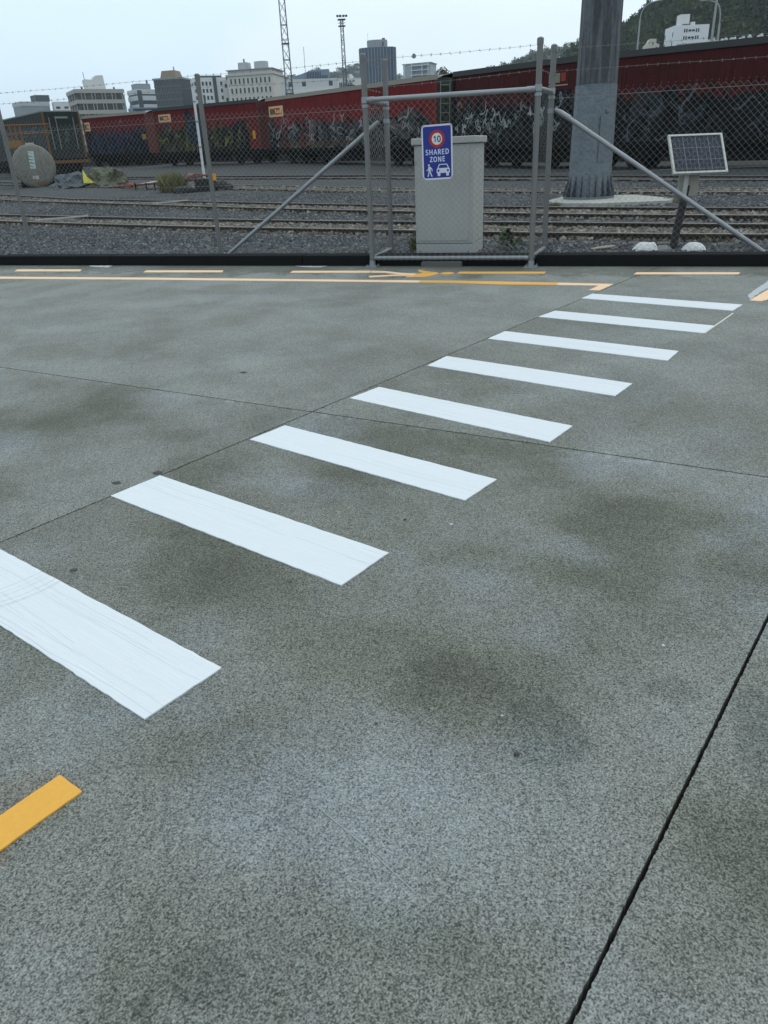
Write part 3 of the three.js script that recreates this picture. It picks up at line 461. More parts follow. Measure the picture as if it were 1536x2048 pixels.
// ---------------------------------------------------------------- solar panel on a leaning post
{
  const t = thing('solar_panel', 'framed solar panel with a pale frame on a leaning black post', 'solar panel', [0.24, 0.05, -9.9]);
  const blk = mat(lin(0.012, 0.012, 0.013), 0.6), fr = new THREE.MeshStandardMaterial({ color: lin(0.5, 0.49, 0.46), metalness: 0.3, roughness: 0.5 });
  part('post', rod([0, 0, 0], [0.075, 0.72, -0.01], 0.045, 0.045, 14), blk, t);
  const b = part('battery_box', rbox(0.22, 0.24, 0.15, 0.01, 0.09, 0.72, -0.06), mat(lin(0.30, 0.29, 0.25), 0.7), t);
  part('bracket', rbox(0.05, 0.36, 0.03, 0.004, 0.03, 0.77, 0.028).rotateZ(-0.04), fr, t);
  const pn = new THREE.Group(); pn.name = 'panel'; pn.position.set(0.145, 1.04, 0); pn.rotation.order = 'YXZ'; pn.rotation.set(-0.66, 0.36, -0.01); t.add(pn);
  const cells = canvasTex(720, 560, (c, w, h) => {
    c.fillStyle = '#79828c'; c.fillRect(0, 0, w, h); const nx = 4, ny = 9, r = rng(9);
    const W = (w - 16) / 12, H = (h - 16) / 9;
    for (let i = 0; i < 12; i++) for (let j = 0; j < 9; j++) { const k = 0.75 + 0.5 * r(); c.fillStyle = `rgb(${13 * k | 0},${19 * k | 0},${38 * k | 0})`; const gx = i % 3 === 2 ? 7 : 3.0, gy = j % 3 === 2 ? 5 : 1.6; c.fillRect(8 + i * W, 8 + j * H, W - gx, H - gy); }
    c.strokeStyle = 'rgba(120,130,150,0.35)'; c.lineWidth = 1; for (let i = 0; i < 12; i++) for (const o of [0.5]) { c.beginPath(); c.moveTo(8 + (i + o) * W, 8); c.lineTo(8 + (i + o) * W, h - 8); c.stroke(); }
  });
  const w = 0.615, h = 0.50;
  part('cells', box(w - 0.03, h - 0.03, 0.016), new THREE.MeshPhysicalMaterial({ map: cells, roughness: 0.5, specularIntensity: 0.5, clearcoat: 0.2, clearcoatRoughness: 0.15 }), pn);
  part('frame', [box(w, 0.022, 0.034, 0, h / 2 - 0.011, 0), box(w, 0.022, 0.034, 0, -h / 2 + 0.011, 0), box(0.022, h - 0.044, 0.034, -w / 2 + 0.011, 0, 0), box(0.022, h - 0.044, 0.034, w / 2 - 0.011, 0, 0)], fr, pn);
}
function lump(sx, sy, sz, seed, rough = 0.25, detail = 3, freq = 2.2) { const g = new THREE.IcosahedronGeometry(1, detail), p = g.attributes.position; for (let i = 0; i < p.count; i++) { const x = p.getX(i), y = p.getY(i), z = p.getZ(i), k = 1 + rough * 2 * (0.5 * (fbm(x * freq + seed * 5 + 60, y * freq + z * 1.3 + 60, 4) + fbm(z * freq + seed * 3 + 60, y * freq - x * 1.1 + 60, 4)) - 0.5); const c = rough >= 0.8 ? k * (1.06 - 0.16 * Math.abs(Math.sin(4 * Math.atan2(z, x) + 7 * fbm(x * 1.5 + 30, y * 1.5 + 30, 2)))) : k; p.setXYZ(i, x * c * sx, y * c * sy, z * c * sz); } g.computeVertexNormals(); return g; }
{
  const wp = speckle([0.66, 0.67, 0.66], 0.25, 44), wm = new THREE.MeshStandardMaterial({ map: wp, roughness: 0.8 }), gm = mat(lin(0.2, 0.21, 0.2), 0.9);
  const put = (g, m, x, z, label, y = 0.05) => { const o = part('rock', g, m); o.position.set(x, y, z); return tag(o, label, 'rock', 'rocks at the foot of the solar post'); };
  put(lump(0.15, 0.115, 0.12, 1, 0.3), wm, -0.06, -9.82, 'white painted rock left of the black solar post');
  put(lump(0.14, 0.11, 0.12, 2, 0.12), wm, 0.475, -9.82, 'rounded white painted rock right of the black solar post');
  put(lump(0.12, 0.07, 0.1, 3, 0.35), gm, 0.14, -9.86, 'low grey rock against the foot of the solar post');
}

// ---------------------------------------------------------------- steel mast
{
  const mx = -1.475, mz = -18.75, gy = 0.13;
  const tex = (a, seed, dark) => dataTex(512, 1024, (i, j, o) => { let n = 1 + 0.55 * (fbm(i / 26 + seed, j / 26, 4) - 0.5) + 0.35 * (vn(i / 7 + 9, j / 7) - 0.5) + 0.2 * (vn(i / 3, j / 3) - 0.5); if (dark) n *= 1 - 0.45 * sst(0.42, 0.62, fbm(i / 17 + seed, j / 190, 4)) + 0.25 * sst(0.66, 0.74, fbm(i / 12 + 80, j / 260, 3)); o[0] = toS(a[0] * n); o[1] = toS(a[1] * n); o[2] = toS(a[2] * n); });
  const lo = new THREE.MeshStandardMaterial({ map: tex([0.15, 0.172, 0.192], 4, false), metalness: 0.45, roughness: 0.55 }), hi = new THREE.MeshStandardMaterial({ map: tex([0.105, 0.112, 0.12], 9, true), metalness: 0.35, roughness: 0.6 });
  const t = thing('steel_mast', 'thick twelve-sided galvanised steel mast beyond the fence, cut by the top edge', 'mast', [mx, gy, mz], 0.13);
  const fl = (g) => { g = g.toNonIndexed(); g.computeVertexNormals(); return g; };
  part('lower_section', fl(new THREE.CylinderGeometry(0.437, 0.475, 2.24, 12, 1, true).translate(0, 1.12, 0)), lo, t);
  part('upper_section', [fl(new THREE.CylinderGeometry(0.36, 0.428, 9.6, 12, 1, true).translate(0, 2.235 + 4.8, 0))], hi, t);
  part('flange', [new THREE.CylinderGeometry(0.56, 0.56, 0.05, 36).translate(0, 0.025, 0)], lo, t);
  const gm = new THREE.MeshStandardMaterial({ color: lin(0.07, 0.08, 0.095), metalness: 0.4, roughness: 0.6 });
  const sh = new THREE.Shape([[0, 0], [0.13, 0], [0.13, 0.05], [0.012, 0.42], [0, 0.42]].map((p) => new THREE.Vector2(...p))), fin = new THREE.ExtrudeGeometry(sh, { depth: 0.035, bevelEnabled: false }).translate(0.445, 0.05, -0.0175);
  for (let k = 0; k < 18; k++) { const a = k / 18 * 2 * Math.PI + 0.1; part('gusset', fin.clone().rotateY(a), gm, t); part('anchor_bolt', rod([Math.cos(a + 0.17) * 0.525, 0.05, Math.sin(a + 0.17) * 0.525], [Math.cos(a + 0.17) * 0.525, 0.13, Math.sin(a + 0.17) * 0.525], 0.018, 0.018, 6), gm, t); }
  part('hatch', rbox(0.02, 0.9, 0.16, 0.006).translate(0.46, 1.2, 0).rotateY(-1.15), lo, t);
  part('cable_clip', rbox(0.05, 0.06, 0.12, 0.006).translate(0.452, 1.72, 0).rotateY(-0.95), lo, t);
  const pt = speckle([0.36, 0.355, 0.32], 0.3, 50); pt.repeat.set(0.8, 0.8);
  tag(part('mast_footing', flat(jitter([[-2.35, -18.3], [-2.1, -19.7], [-0.5, -19.6], [0.35, -18.0], [0.25, -17.35], [-0.3, -17.2], [-1.1, -17.0], [-2.1, -17.45]], 0.1, 0.03, 111), gy, 0.12), new THREE.MeshStandardMaterial({ map: pt, roughness: 0.9 })), 'pale concrete footing slab under the steel mast', 'footing');
}

// ---------------------------------------------------------------- weeds and grass
function leafPlant(h, spread, n, seed) {
  const r = rng(seed), P = [], I = [];
  for (let i = 0; i < n; i++) {
    const a = r() * 6.28, t = Math.pow(r(), 0.7), hh = h * (0.15 + 0.85 * t), rad = spread * (0.25 + 0.75 * r()) * (1.1 - 0.7 * t), l = h * (0.12 + 0.12 * r()), w = l * 0.42, x = Math.cos(a) * rad * 0.6, z = Math.sin(a) * rad * 0.6, el = (r() - 0.25) * 1.1;
    const dx = Math.cos(a) * Math.cos(el), dy = Math.sin(el), dz = Math.sin(a) * Math.cos(el), sx = -Math.sin(a), sz = Math.cos(a), k = P.length / 3;
    P.push(x, hh, z, x + dx * l * 0.5 + sx * w, hh + dy * l * 0.5 + 0.01, z + dz * l * 0.5 + sz * w, x + dx * l, hh + dy * l, z + dz * l, x + dx * l * 0.5 - sx * w, hh + dy * l * 0.5 - 0.005, z + dz * l * 0.5 - sz * w); I.push(k, k + 1, k + 2, k, k + 2, k + 3);
  }
  const g = new THREE.BufferGeometry(); g.setAttribute('position', new THREE.Float32BufferAttribute(P, 3)); g.setIndex(I); const q = g.toNonIndexed(); q.computeVertexNormals(); return q;
}
function grassTuft(h, spread, n, seed, bend = 0.5) {
  const r = rng(seed), P = [];
  for (let i = 0; i < n; i++) { const a = r() * 6.28, d = spread * Math.sqrt(r()), x = Math.cos(a) * d, z = Math.sin(a) * d, b = r() * 6.28, hh = h * (0.4 + 0.6 * r()), lx = Math.cos(b) * hh * bend * r(), lz = Math.sin(b) * hh * bend * r(), w = 0.004 + h * 0.012, sx = -Math.sin(b) * w, sz = Math.cos(b) * w; P.push(x - sx, 0, z - sz, x + sx, 0, z + sz, x + lx * 0.4 + sx * 0.7, hh * 0.6, z + lz * 0.4 + sz * 0.7, x - sx, 0, z - sz, x + lx * 0.4 + sx * 0.7, hh * 0.6, z + lz * 0.4 + sz * 0.7, x + lx, hh, z + lz); }
  const g = new THREE.BufferGeometry(); g.setAttribute('position', new THREE.Float32BufferAttribute(P, 3)); g.computeVertexNormals(); return g;
}
const leafM = mat(lin(0.035, 0.075, 0.018), 0.7), stemM = mat(lin(0.09, 0.1, 0.04), 0.9), grassM = mat(lin(0.10, 0.115, 0.035), 0.9), dryM = mat(lin(0.2, 0.17, 0.08), 0.9);
{
  const w = thing('weed', 'dark leafy weed growing right of the grey cabinet', 'weed', [-1.73, 0.06, -9.78]);
  part('leaves', leafPlant(0.26, 0.16, 170, 3), leafM, w, 'stuff'); part('leaves', leafPlant(0.15, 0.2, 110, 4).translate(0.14, 0, 0.02), leafM, w, 'stuff'); part('stem', rod([0, 0, 0], [0.01, 0.24, 0], 0.006, 0.003, 6), stemM, w);
  const g = thing('grass_tuft', 'yellow green grass tuft left of the grey cabinet', 'grass', [-2.97, 0.06, -9.88]); part('blades', grassTuft(0.24, 0.07, 120, 5, 0.4), grassM, g, 'stuff');
  [[-0.45, -11.0, 'low weed beside the near rail right of the enclosure'], [0.72, -10.7, 'low weed at the near rail right of the solar post'], [-2.1, -17.3, 'small weed by the second track left of the mast footing'], [0.3, -17.9, 'brown weeds at the right end of the mast footing']].forEach(([x, z, l], i) => { const q = thing('grass_tuft', l, 'grass', [x, yardY(x, z), z]); part('blades', grassTuft(0.12, 0.16, 110, 60 + i, 0.9), i === 3 ? dryM : grassM, q, 'stuff'); });
  const q = thing('grass_tuft', 'tall tuft of grass among the rusty rods left of the white marker post', 'grass', [-19.4, yardY(0, -29.4), -29.3]); part('blades', grassTuft(0.75, 0.55, 420, 77, 0.5), grassM, q, 'stuff'); part('dry_blades', grassTuft(0.9, 0.5, 160, 78, 0.6), dryM, q, 'stuff');
}

// ---------------------------------------------------------------- red wagons
const soot = new THREE.MeshPhysicalMaterial({ color: lin(0.011, 0.011, 0.011), roughness: 1, specularIntensity: 0.3 }), rust = mat(lin(0.09, 0.045, 0.025), 0.9);
function graffiti(c, x0, x1, yt, yb, pal, seed, line) {
  const r = rng(seed), W = x1 - x0, H = yb - yt;
  const blob = (x, y, w, h, n, wob) => { c.beginPath(); for (let k = 0; k <= n; k++) { const a = k / n * 6.2832, q = 1 + wob * (vn(Math.cos(a) * 1.7 + seed + x * 0.01 + 40, Math.sin(a) * 1.7 + y * 0.013 + 40) - 0.5), px = x + Math.cos(a) * w * q, py = y + Math.sin(a) * h * q; k ? c.lineTo(px, py) : c.moveTo(px, py); } c.closePath(); };
  c.save(); c.beginPath(); c.rect(x0, yt - H * 0.06, W, H * 1.2); c.clip();
  c.fillStyle = pal[0]; for (let x = x0; x < x1; x += W / 40) { const q = vn(x * 0.006 + seed, seed); blob(x, yt + H * (0.34 + 0.5 * q + 0.1 * (r() - 0.5)), W / 30 * (0.5 + r()), H * (0.12 + 0.3 * r()), 14, 1.2); c.fill(); }
  for (let x = x0; x < x1; x += 6) { const q = yt + H * (0.10 + 0.35 * vn(x * 0.012 + seed * 3, 7) + 0.08 * vn(x * 0.11, seed)); c.fillRect(x, q, 7, yb - q); }
  const n = Math.round(W / (H * 0.52));
  for (let i = 0; i < n; i++) {
    const x = x0 + (i + 0.5) * W / n, y = yt + H * (0.5 + 0.12 * (r() - 0.5)), w = W / n * 0.6, h = H * (0.42 + 0.1 * r()), col = pal[1 + Math.floor(r() * (pal.length - 1))];
    c.globalAlpha = 0.85; c.fillStyle = col; blob(x, y, w, h, 16, 1.0); c.fill(); c.globalAlpha = 1;
    c.fillStyle = pal[0]; for (let k = 0; k < 3; k++) { blob(x + (r() - 0.5) * w * 1.2, y + (r() - 0.5) * h * 1.3, w * (0.12 + 0.2 * r()), h * (0.12 + 0.25 * r()), 10, 1); c.fill(); }
    c.lineCap = 'round'; for (let k = 0; k < 8; k++) { c.strokeStyle = k % 2 ? line : '#08080a'; c.globalAlpha = 0.45 + 0.5 * r(); c.lineWidth = (k % 2 ? 5 : 9) + 9 * r(); c.beginPath(); let px = x + (r() - 0.5) * w * 2, py = y + (r() - 0.5) * h * 1.8; c.moveTo(px, py); for (let s = 0; s < 3; s++) { const qx = px + (r() - 0.5) * w * 1.6, qy = py + (r() - 0.5) * h * 1.4; c.quadraticCurveTo(px + (r() - 0.5) * w, py + (r() - 0.5) * h, qx, qy); px = qx; py = qy; } c.stroke(); } c.globalAlpha = 1;
  }
  c.restore();
}
function sideTexture(L, seed, draw, base) {
  return canvasTex(2048, 512, (c, w, h) => {
    c.fillStyle = base; c.fillRect(0, 0, w, h); const r = rng(seed);
    for (let i = 0; i < 500; i++) { const x = r() * w; c.fillStyle = r() < 0.6 ? `rgba(20,6,6,${0.05 + 0.16 * r()})` : `rgba(190,120,110,${0.02 + 0.07 * r()})`; c.fillRect(x, r() * h * 0.5, 1 + 5 * r(), h * (0.1 + 0.6 * r())); }
    for (let i = 0; i < 60; i++) { c.fillStyle = `rgba(30,12,10,${0.05 + 0.1 * r()})`; c.beginPath(); c.ellipse(r() * w, r() * h, 10 + 70 * r(), 6 + 30 * r(), 0, 0, 7); c.fill(); }
    draw(c, w, h, r);
    for (let i = 0; i < 160; i++) { c.fillStyle = `rgba(12,10,10,${0.08 + 0.18 * r()})`; c.fillRect(r() * w, h * (0.55 + 0.3 * r()), 1 + 3 * r(), h * (0.1 + 0.3 * r())); }
  });
}
function wagon(A, B, H, label, tex, trim, opt = {}) {     // A, B: ground ends of the side that faces the fence
  const dx = B[0] - A[0], dz = B[1] - A[1], L = Math.hypot(dx, dz), mx = (A[0] + B[0]) / 2, mz = (A[1] + B[1]) / 2, wd = 2.5, y0 = yardY(mx, mz), tilt = (yardY(0, B[1]) - yardY(0, A[1])) / L;
  const t = thing('freight_wagon', label, 'wagon', [mx, y0 + 0.02, mz], -Math.atan2(dz, dx), 'row of red freight wagons'); t.rotation.order = 'YXZ'; t.rotation.z = Math.atan(tilt);
  const m = new THREE.MeshPhysicalMaterial({ map: tex, roughness: 0.8, specularIntensity: 0.3 }), base = 0.92;
  part('body', rbox(L - 0.06, H - base - 0.12, wd - 0.08, 0.02, 0, base + (H - base - 0.12) / 2, -wd / 2), opt.endM || rust, t);
  const g = new THREE.PlaneGeometry(L, H - base - 0.16, Math.round(L * 16), 1), p = g.attributes.position, rib = opt.rib || 0.9;     // sheet with pressed ribs
  for (let i = 0; i < p.count; i++) { const u = ((p.getX(i) / rib) % 1 + 1) % 1; p.setZ(i, u < 0.14 ? 0.012 : 0); } g.computeVertexNormals();
  part('side_wall', g.translate(0, base + (H - base - 0.16) / 2, 0.005), m, t);
  part('sill', box(L, 0.16, 0.12, 0, base - 0.06, 0.0), soot, t);
  const rf = part('roof', [new THREE.CylinderGeometry(3.2, 3.2, L, 24, 1, true, -0.41, 0.82).rotateZ(Math.PI / 2).rotateX(-Math.PI / 2).translate(0, 0, 0)].map((q) => { q.computeBoundingBox(); const b = q.boundingBox, cy = b.max.y; return q.translate(0, H - cy + 0.08, -wd / 2); }), mat(lin(0.22, 0.22, 0.21), 0.8), t);
  part('roof_trim', box(L + 0.02, 0.2, 0.09, 0, H - 0.1, 0.012), trim, t);
  for (const s of [-1, 1]) part('corner_post', box(0.12, H - base - 0.2, 0.1, s * (L / 2 - 0.05), base + (H - base - 0.2) / 2, 0.02), opt.postM || soot, t);
  for (const s of [-1, 1]) {
    const b = part('bogie', [box(2.3, 0.22, 0.14, s * L * 0.33, 0.52, -0.28), box(2.3, 0.22, 0.14, s * L * 0.33, 0.52, -wd + 0.28), box(0.5, 0.3, wd - 0.6, s * L * 0.33, 0.6, -wd / 2)], soot, t);
    for (const q of [-0.85, 0.85]) { part('wheel', [new THREE.CylinderGeometry(0.42, 0.42, 0.12, 22).rotateX(Math.PI / 2).translate(s * L * 0.33 + q, 0.42, -0.5), new THREE.CylinderGeometry(0.42, 0.42, 0.12, 22).rotateX(Math.PI / 2).translate(s * L * 0.33 + q, 0.42, -wd + 0.5), rod([s * L * 0.33 + q, 0.42, -wd + 0.5], [s * L * 0.33 + q, 0.42, -0.5], 0.07)], soot, b); }
    part('coupler', rod([s * (L / 2 - 0.1), 0.75, -wd / 2], [s * (L / 2 + 0.35), 0.75, -wd / 2], 0.1), soot, t);
  }
  part('underframe', [box(L * 0.98, 0.3, wd - 0.5, 0, 0.72, -wd / 2), box(L * 0.3, 0.35, 0.5, 0, 0.42, -0.5)], soot, t);
  if (opt.ladder) { const x = opt.ladder * (L / 2 - 0.02); const l = []; for (let k = 0; k < 7; k++) l.push(box(0.03, 0.04, 0.5, x + opt.ladder * 0.09, 1.2 + k * 0.38, -0.42)); part('ladder', l.concat([box(0.03, 2.6, 0.04, x + opt.ladder * 0.09, 2.3, -0.15), box(0.03, 2.6, 0.04, x + opt.ladder * 0.09, 2.3, -0.69)]), mat(lin(0.2, 0.2, 0.16), 0.8), t); }
  return t;
}
const plate = (c, x, y, w, h, sx) => { c.save(); c.translate(x, y); c.fillStyle = '#c8b285'; c.fillRect(0, 0, w, h); c.fillStyle = '#7c6a48'; c.fillRect(w * 0.07, h * 0.2, w * 0.33, h * 0.6); c.fillStyle = '#a8231c'; c.fillRect(w * 0.40, h * 0.2, w * 0.4, h * 0.6); c.fillStyle = '#c77a1e'; c.beginPath(); c.moveTo(w * 0.8, h * 0.8); c.lineTo(w * 0.92, h * 0.15); c.lineTo(w * 0.9, h * 0.8); c.closePath(); c.fill(); c.scale(sx, 1); c.textAlign = 'left'; c.font = `bold ${h * 0.5}px sans-serif`; c.fillStyle = '#1c1a18'; c.fillText('Kiwi', w * 0.08 / sx, h * 0.68); c.fillStyle = '#e8cfae'; c.fillText('Rail', w * 0.42 / sx, h * 0.68); c.restore(); };
const beige = mat(lin(0.27, 0.245, 0.2), 0.85), gutter = mat(lin(0.035, 0.037, 0.038), 0.7), redEnd = mat(lin(0.10, 0.016, 0.014), 0.8), endM = mat(lin(0.035, 0.042, 0.034), 0.9);
const RED = '#5f2021', RED2 = '#431d1d';
wagon([-46.77, -58.8], [-39.13, -56.85], 3.9, 'leftmost red wagon, right of the dark green container', sideTexture(7.9, 1, (c, w, h, r) => {
  graffiti(c, 0, w, h * 0.36, h * 1.02, ['#16181f', '#1f2b45', '#2a2230', '#1b2433', '#35384a'], 11, '#3b4860');
  c.fillStyle = '#6e6a8a'; c.font = 'italic bold 60px serif'; c.fillText('Kit', w * 0.58, h * 0.2); plate(c, w * 0.01, h * 0.12, 190, 120, 1);
  c.fillStyle = '#8f7a2c'; c.fillRect(w * 0.9, h * 0.52, 130, 70);
}, RED), beige, { endM: redEnd, postM: mat(lin(0.1, 0.03, 0.02), 0.8) });
wagon([-36.37, -53.84], [-25.67, -50.12], 3.9, 'red wagon between the leftmost red wagon and the long red wagon', sideTexture(11.3, 2, (c, w, h, r) => {
  graffiti(c, 0, w * 0.9, h * 0.4, h * 1.02, ['#131413', '#33351f', '#2b2d2b', '#3a3a38', '#1c1f22'], 12, '#7b7a3a');
  graffiti(c, w * 0.32, w * 0.52, h * 0.06, h * 0.75, ['#24303a', '#2d3c48', '#1d2830'], 13, '#52646f');
  plate(c, w * 0.05, h * 0.10, 260, 90, 1); for (let i = 0; i < 40; i++) { c.fillStyle = `rgba(180,120,105,${0.1 + 0.15 * r()})`; c.fillRect(r() * w, 0, 2 + 2 * r(), h * (0.1 + 0.25 * r())); }
  c.fillStyle = '#c08a1c'; c.fillRect(w * 0.93, h * 0.6, 50, 90);
}, RED), gutter, { endM: redEnd, postM: redEnd });
wagon([-25.17, -50.3], [-10.27, -38.29], 3.9, 'long red wagon with a cream plate, directly left of the enclosure', sideTexture(19, 3, (c, w, h, r) => {
  graffiti(c, 0, w * 0.97, h * 0.42, h * 1.02, ['#101113', '#3e3f42', '#4b4a4a', '#2c2d30', '#5a2226', '#37383a'], 14, '#8b8b8a');
  c.globalAlpha = 0.6; c.fillStyle = '#4a3524'; c.fillRect(w * 0.08, h * 0.86, w * 0.5, h * 0.1); c.globalAlpha = 1;
  plate(c, w * 0.018, h * 0.13, 230, 110, 1);
}, '#6a2021'), beige, { endM: endM, ladder: 1, postM: redEnd });
wagon([-9.24, -37.31], [-2.75, -32.7], 3.9, 'dark red wagon with white scribbled graffiti behind the enclosure', sideTexture(8, 4, (c, w, h, r) => {
  graffiti(c, 0, w, h * 0.36, h * 1.02, ['#0e0f11', '#17191c', '#1d2024', '#121416'], 15, '#3a3d40');
  c.strokeStyle = '#a3a9a9'; for (let i = 0; i < 34; i++) { c.globalAlpha = 0.4 + 0.5 * r(); c.lineWidth = 6 + 9 * r(); c.beginPath(); let x = w * (0.02 + 0.82 * r()), y = h * (0.5 + 0.3 * r()); c.moveTo(x, y); for (let s = 0; s < 3; s++) { const a = x + (r() - 0.4) * 140, b = y + (r() - 0.5) * 110; c.bezierCurveTo(x + (r() - 0.5) * 130, y - 70 * r(), a - 50 * r(), b + 60 * r(), a, b); x = a; y = b; } c.stroke(); } c.globalAlpha = 1;
  c.fillStyle = '#7d7a6c'; c.fillRect(w * 0.72, h * 0.12, 150, 60); c.fillStyle = '#8a3a34'; c.fillRect(w * 0.80, h * 0.12, 60, 52); c.fillStyle = '#9a8f7c'; c.fillRect(w * 0.72, h * 0.26, 260, 7);
}, RED2), gutter, { endM: endM, ladder: -1 });
wagon([-2.45, -32.35], [10.5, -27.6], 3.86, 'nearest dark red wagon, running off the right edge behind the mast', sideTexture(14, 5, (c, w, h, r) => {
  graffiti(c, 0, w, h * 0.40, h * 1.02, ['#121316', '#202227', '#2c2f34', '#191b1f', '#383a3f'], 16, '#4d5258');
  for (let i = 0; i < 30; i++) { c.fillStyle = 'rgba(170,170,165,0.5)'; c.beginPath(); c.arc(r() * w, h * (0.5 + 0.45 * r()), 1.5 + 3 * r(), 0, 7); c.fill(); }
}, RED2), gutter, { endM: redEnd, rib: 2.1 });

structure('added_dark_bank', sweep([[-75, -58], [-60, -62], [-45, -61.5], [-30, -56.5], [-14, -46.5], [-3, -38.5], [14, -32.5], [30, -29]].map(([x, z]) => [x, z - 1]), [[-1.6, -0.3], [-0.7, 1.25], [0.7, 1.25], [1.6, -0.3]], 0), mat(lin(0.022, 0.021, 0.02), 1));  // added bank: covers the bright ground behind so gaps under the wagons stay dark
// dark green container with rust-orange corner posts on a flat wagon
{
  const A = [-48.35, -51.79], C = [-40.65, -47.0], E = [-39.31, -49.24];
  const dx = C[0] - A[0], dz = C[1] - A[1], L = Math.hypot(dx, dz) + 12, yaw = -Math.atan2(dz, dx), y0 = yardY(0, -47);
  const t = thing('shipping_container', 'dark green shipping container with orange corner posts behind the tank', 'container', [C[0], y0, C[1]], yaw);
  const W = 2.55, y1 = 1.15, h = 2.85;
  const st = canvasTex(512, 256, (c, w, hh) => { const r = rng(8); c.fillStyle = '#232a28'; c.fillRect(0, 0, w, hh); for (let i = 0; i < 300; i++) { c.fillStyle = r() < 0.5 ? 'rgba(10,12,12,0.2)' : 'rgba(90,100,92,0.10)'; c.fillRect(r() * w, r() * hh, 1 + 3 * r(), 10 + 80 * r()); } c.strokeStyle = 'rgba(120,135,140,0.7)'; for (let i = 0; i < 16; i++) { c.lineWidth = 2 + 2 * r(); c.beginPath(); c.arc(30 + r() * 450, 90 + r() * 90, 10 + 16 * r(), r() * 6, r() * 6 + 3); c.stroke(); } });
  const m = new THREE.MeshStandardMaterial({ map: st, roughness: 0.8 }), org = mat(lin(0.15, 0.065, 0.02), 0.85), bar = mat(lin(0.2, 0.21, 0.205), 0.6);
  const corr = (len, hh, n) => { const g = new THREE.PlaneGeometry(len, hh, n * 4, 1), p = g.attributes.position; for (let i = 0; i < p.count; i++) { const k = Math.round((p.getX(i) / len + 0.5) * n * 4) % 4; p.setZ(i, k < 2 ? 0.035 : 0); } const q = g.toNonIndexed(); q.computeVertexNormals(); return q; };
  part('core', box(L - 0.1, h - 0.06, W - 0.12, -L / 2, y1 + h / 2, -W / 2), soot, t);
  part('side_wall', corr(L, h, 34).translate(-L / 2, y1 + h / 2, -0.04), m, t);
  part('door_end', corr(W, h, 9).rotateY(Math.PI / 2).translate(-0.03, y1 + h / 2, -W / 2), m, t);
  for (const z of [0, -W]) part('corner_post', box(0.12, h, 0.12, -0.05, y1 + h / 2, z + (z ? 0.05 : -0.05)), org, t);
  part('corner_post', box(0.16, h, 0.16, -L + 0.1, y1 + h / 2, -0.05), org, t);
  part('roof', box(L, 0.08, W, -L / 2, y1 + h + 0.04, -W / 2), mat(lin(0.2, 0.21, 0.2), 0.8), t);
  for (const z of [-0.4, -0.85, -2.05]) part('lock_rod', rod([0.04, y1 + 0.5, z], [0.04, y1 + h - 0.35, z], 0.03, 0.03, 6), bar, t);
  part('header_plate', box(0.02, 0.12, 0.9, 0.03, y1 + h - 0.35, -1.25), bar, t);
  part('buffer_beam', box(0.2, 0.2, 2.7, 0.15, y1 - 0.28, -W / 2), org, t);
  part('flat_frame', [box(L, 0.35, W - 0.2, -L / 2, y1 - 0.25, -W / 2), box(L, 0.9, 1.6, -L / 2, 0.45, -W / 2)], soot, t);
}
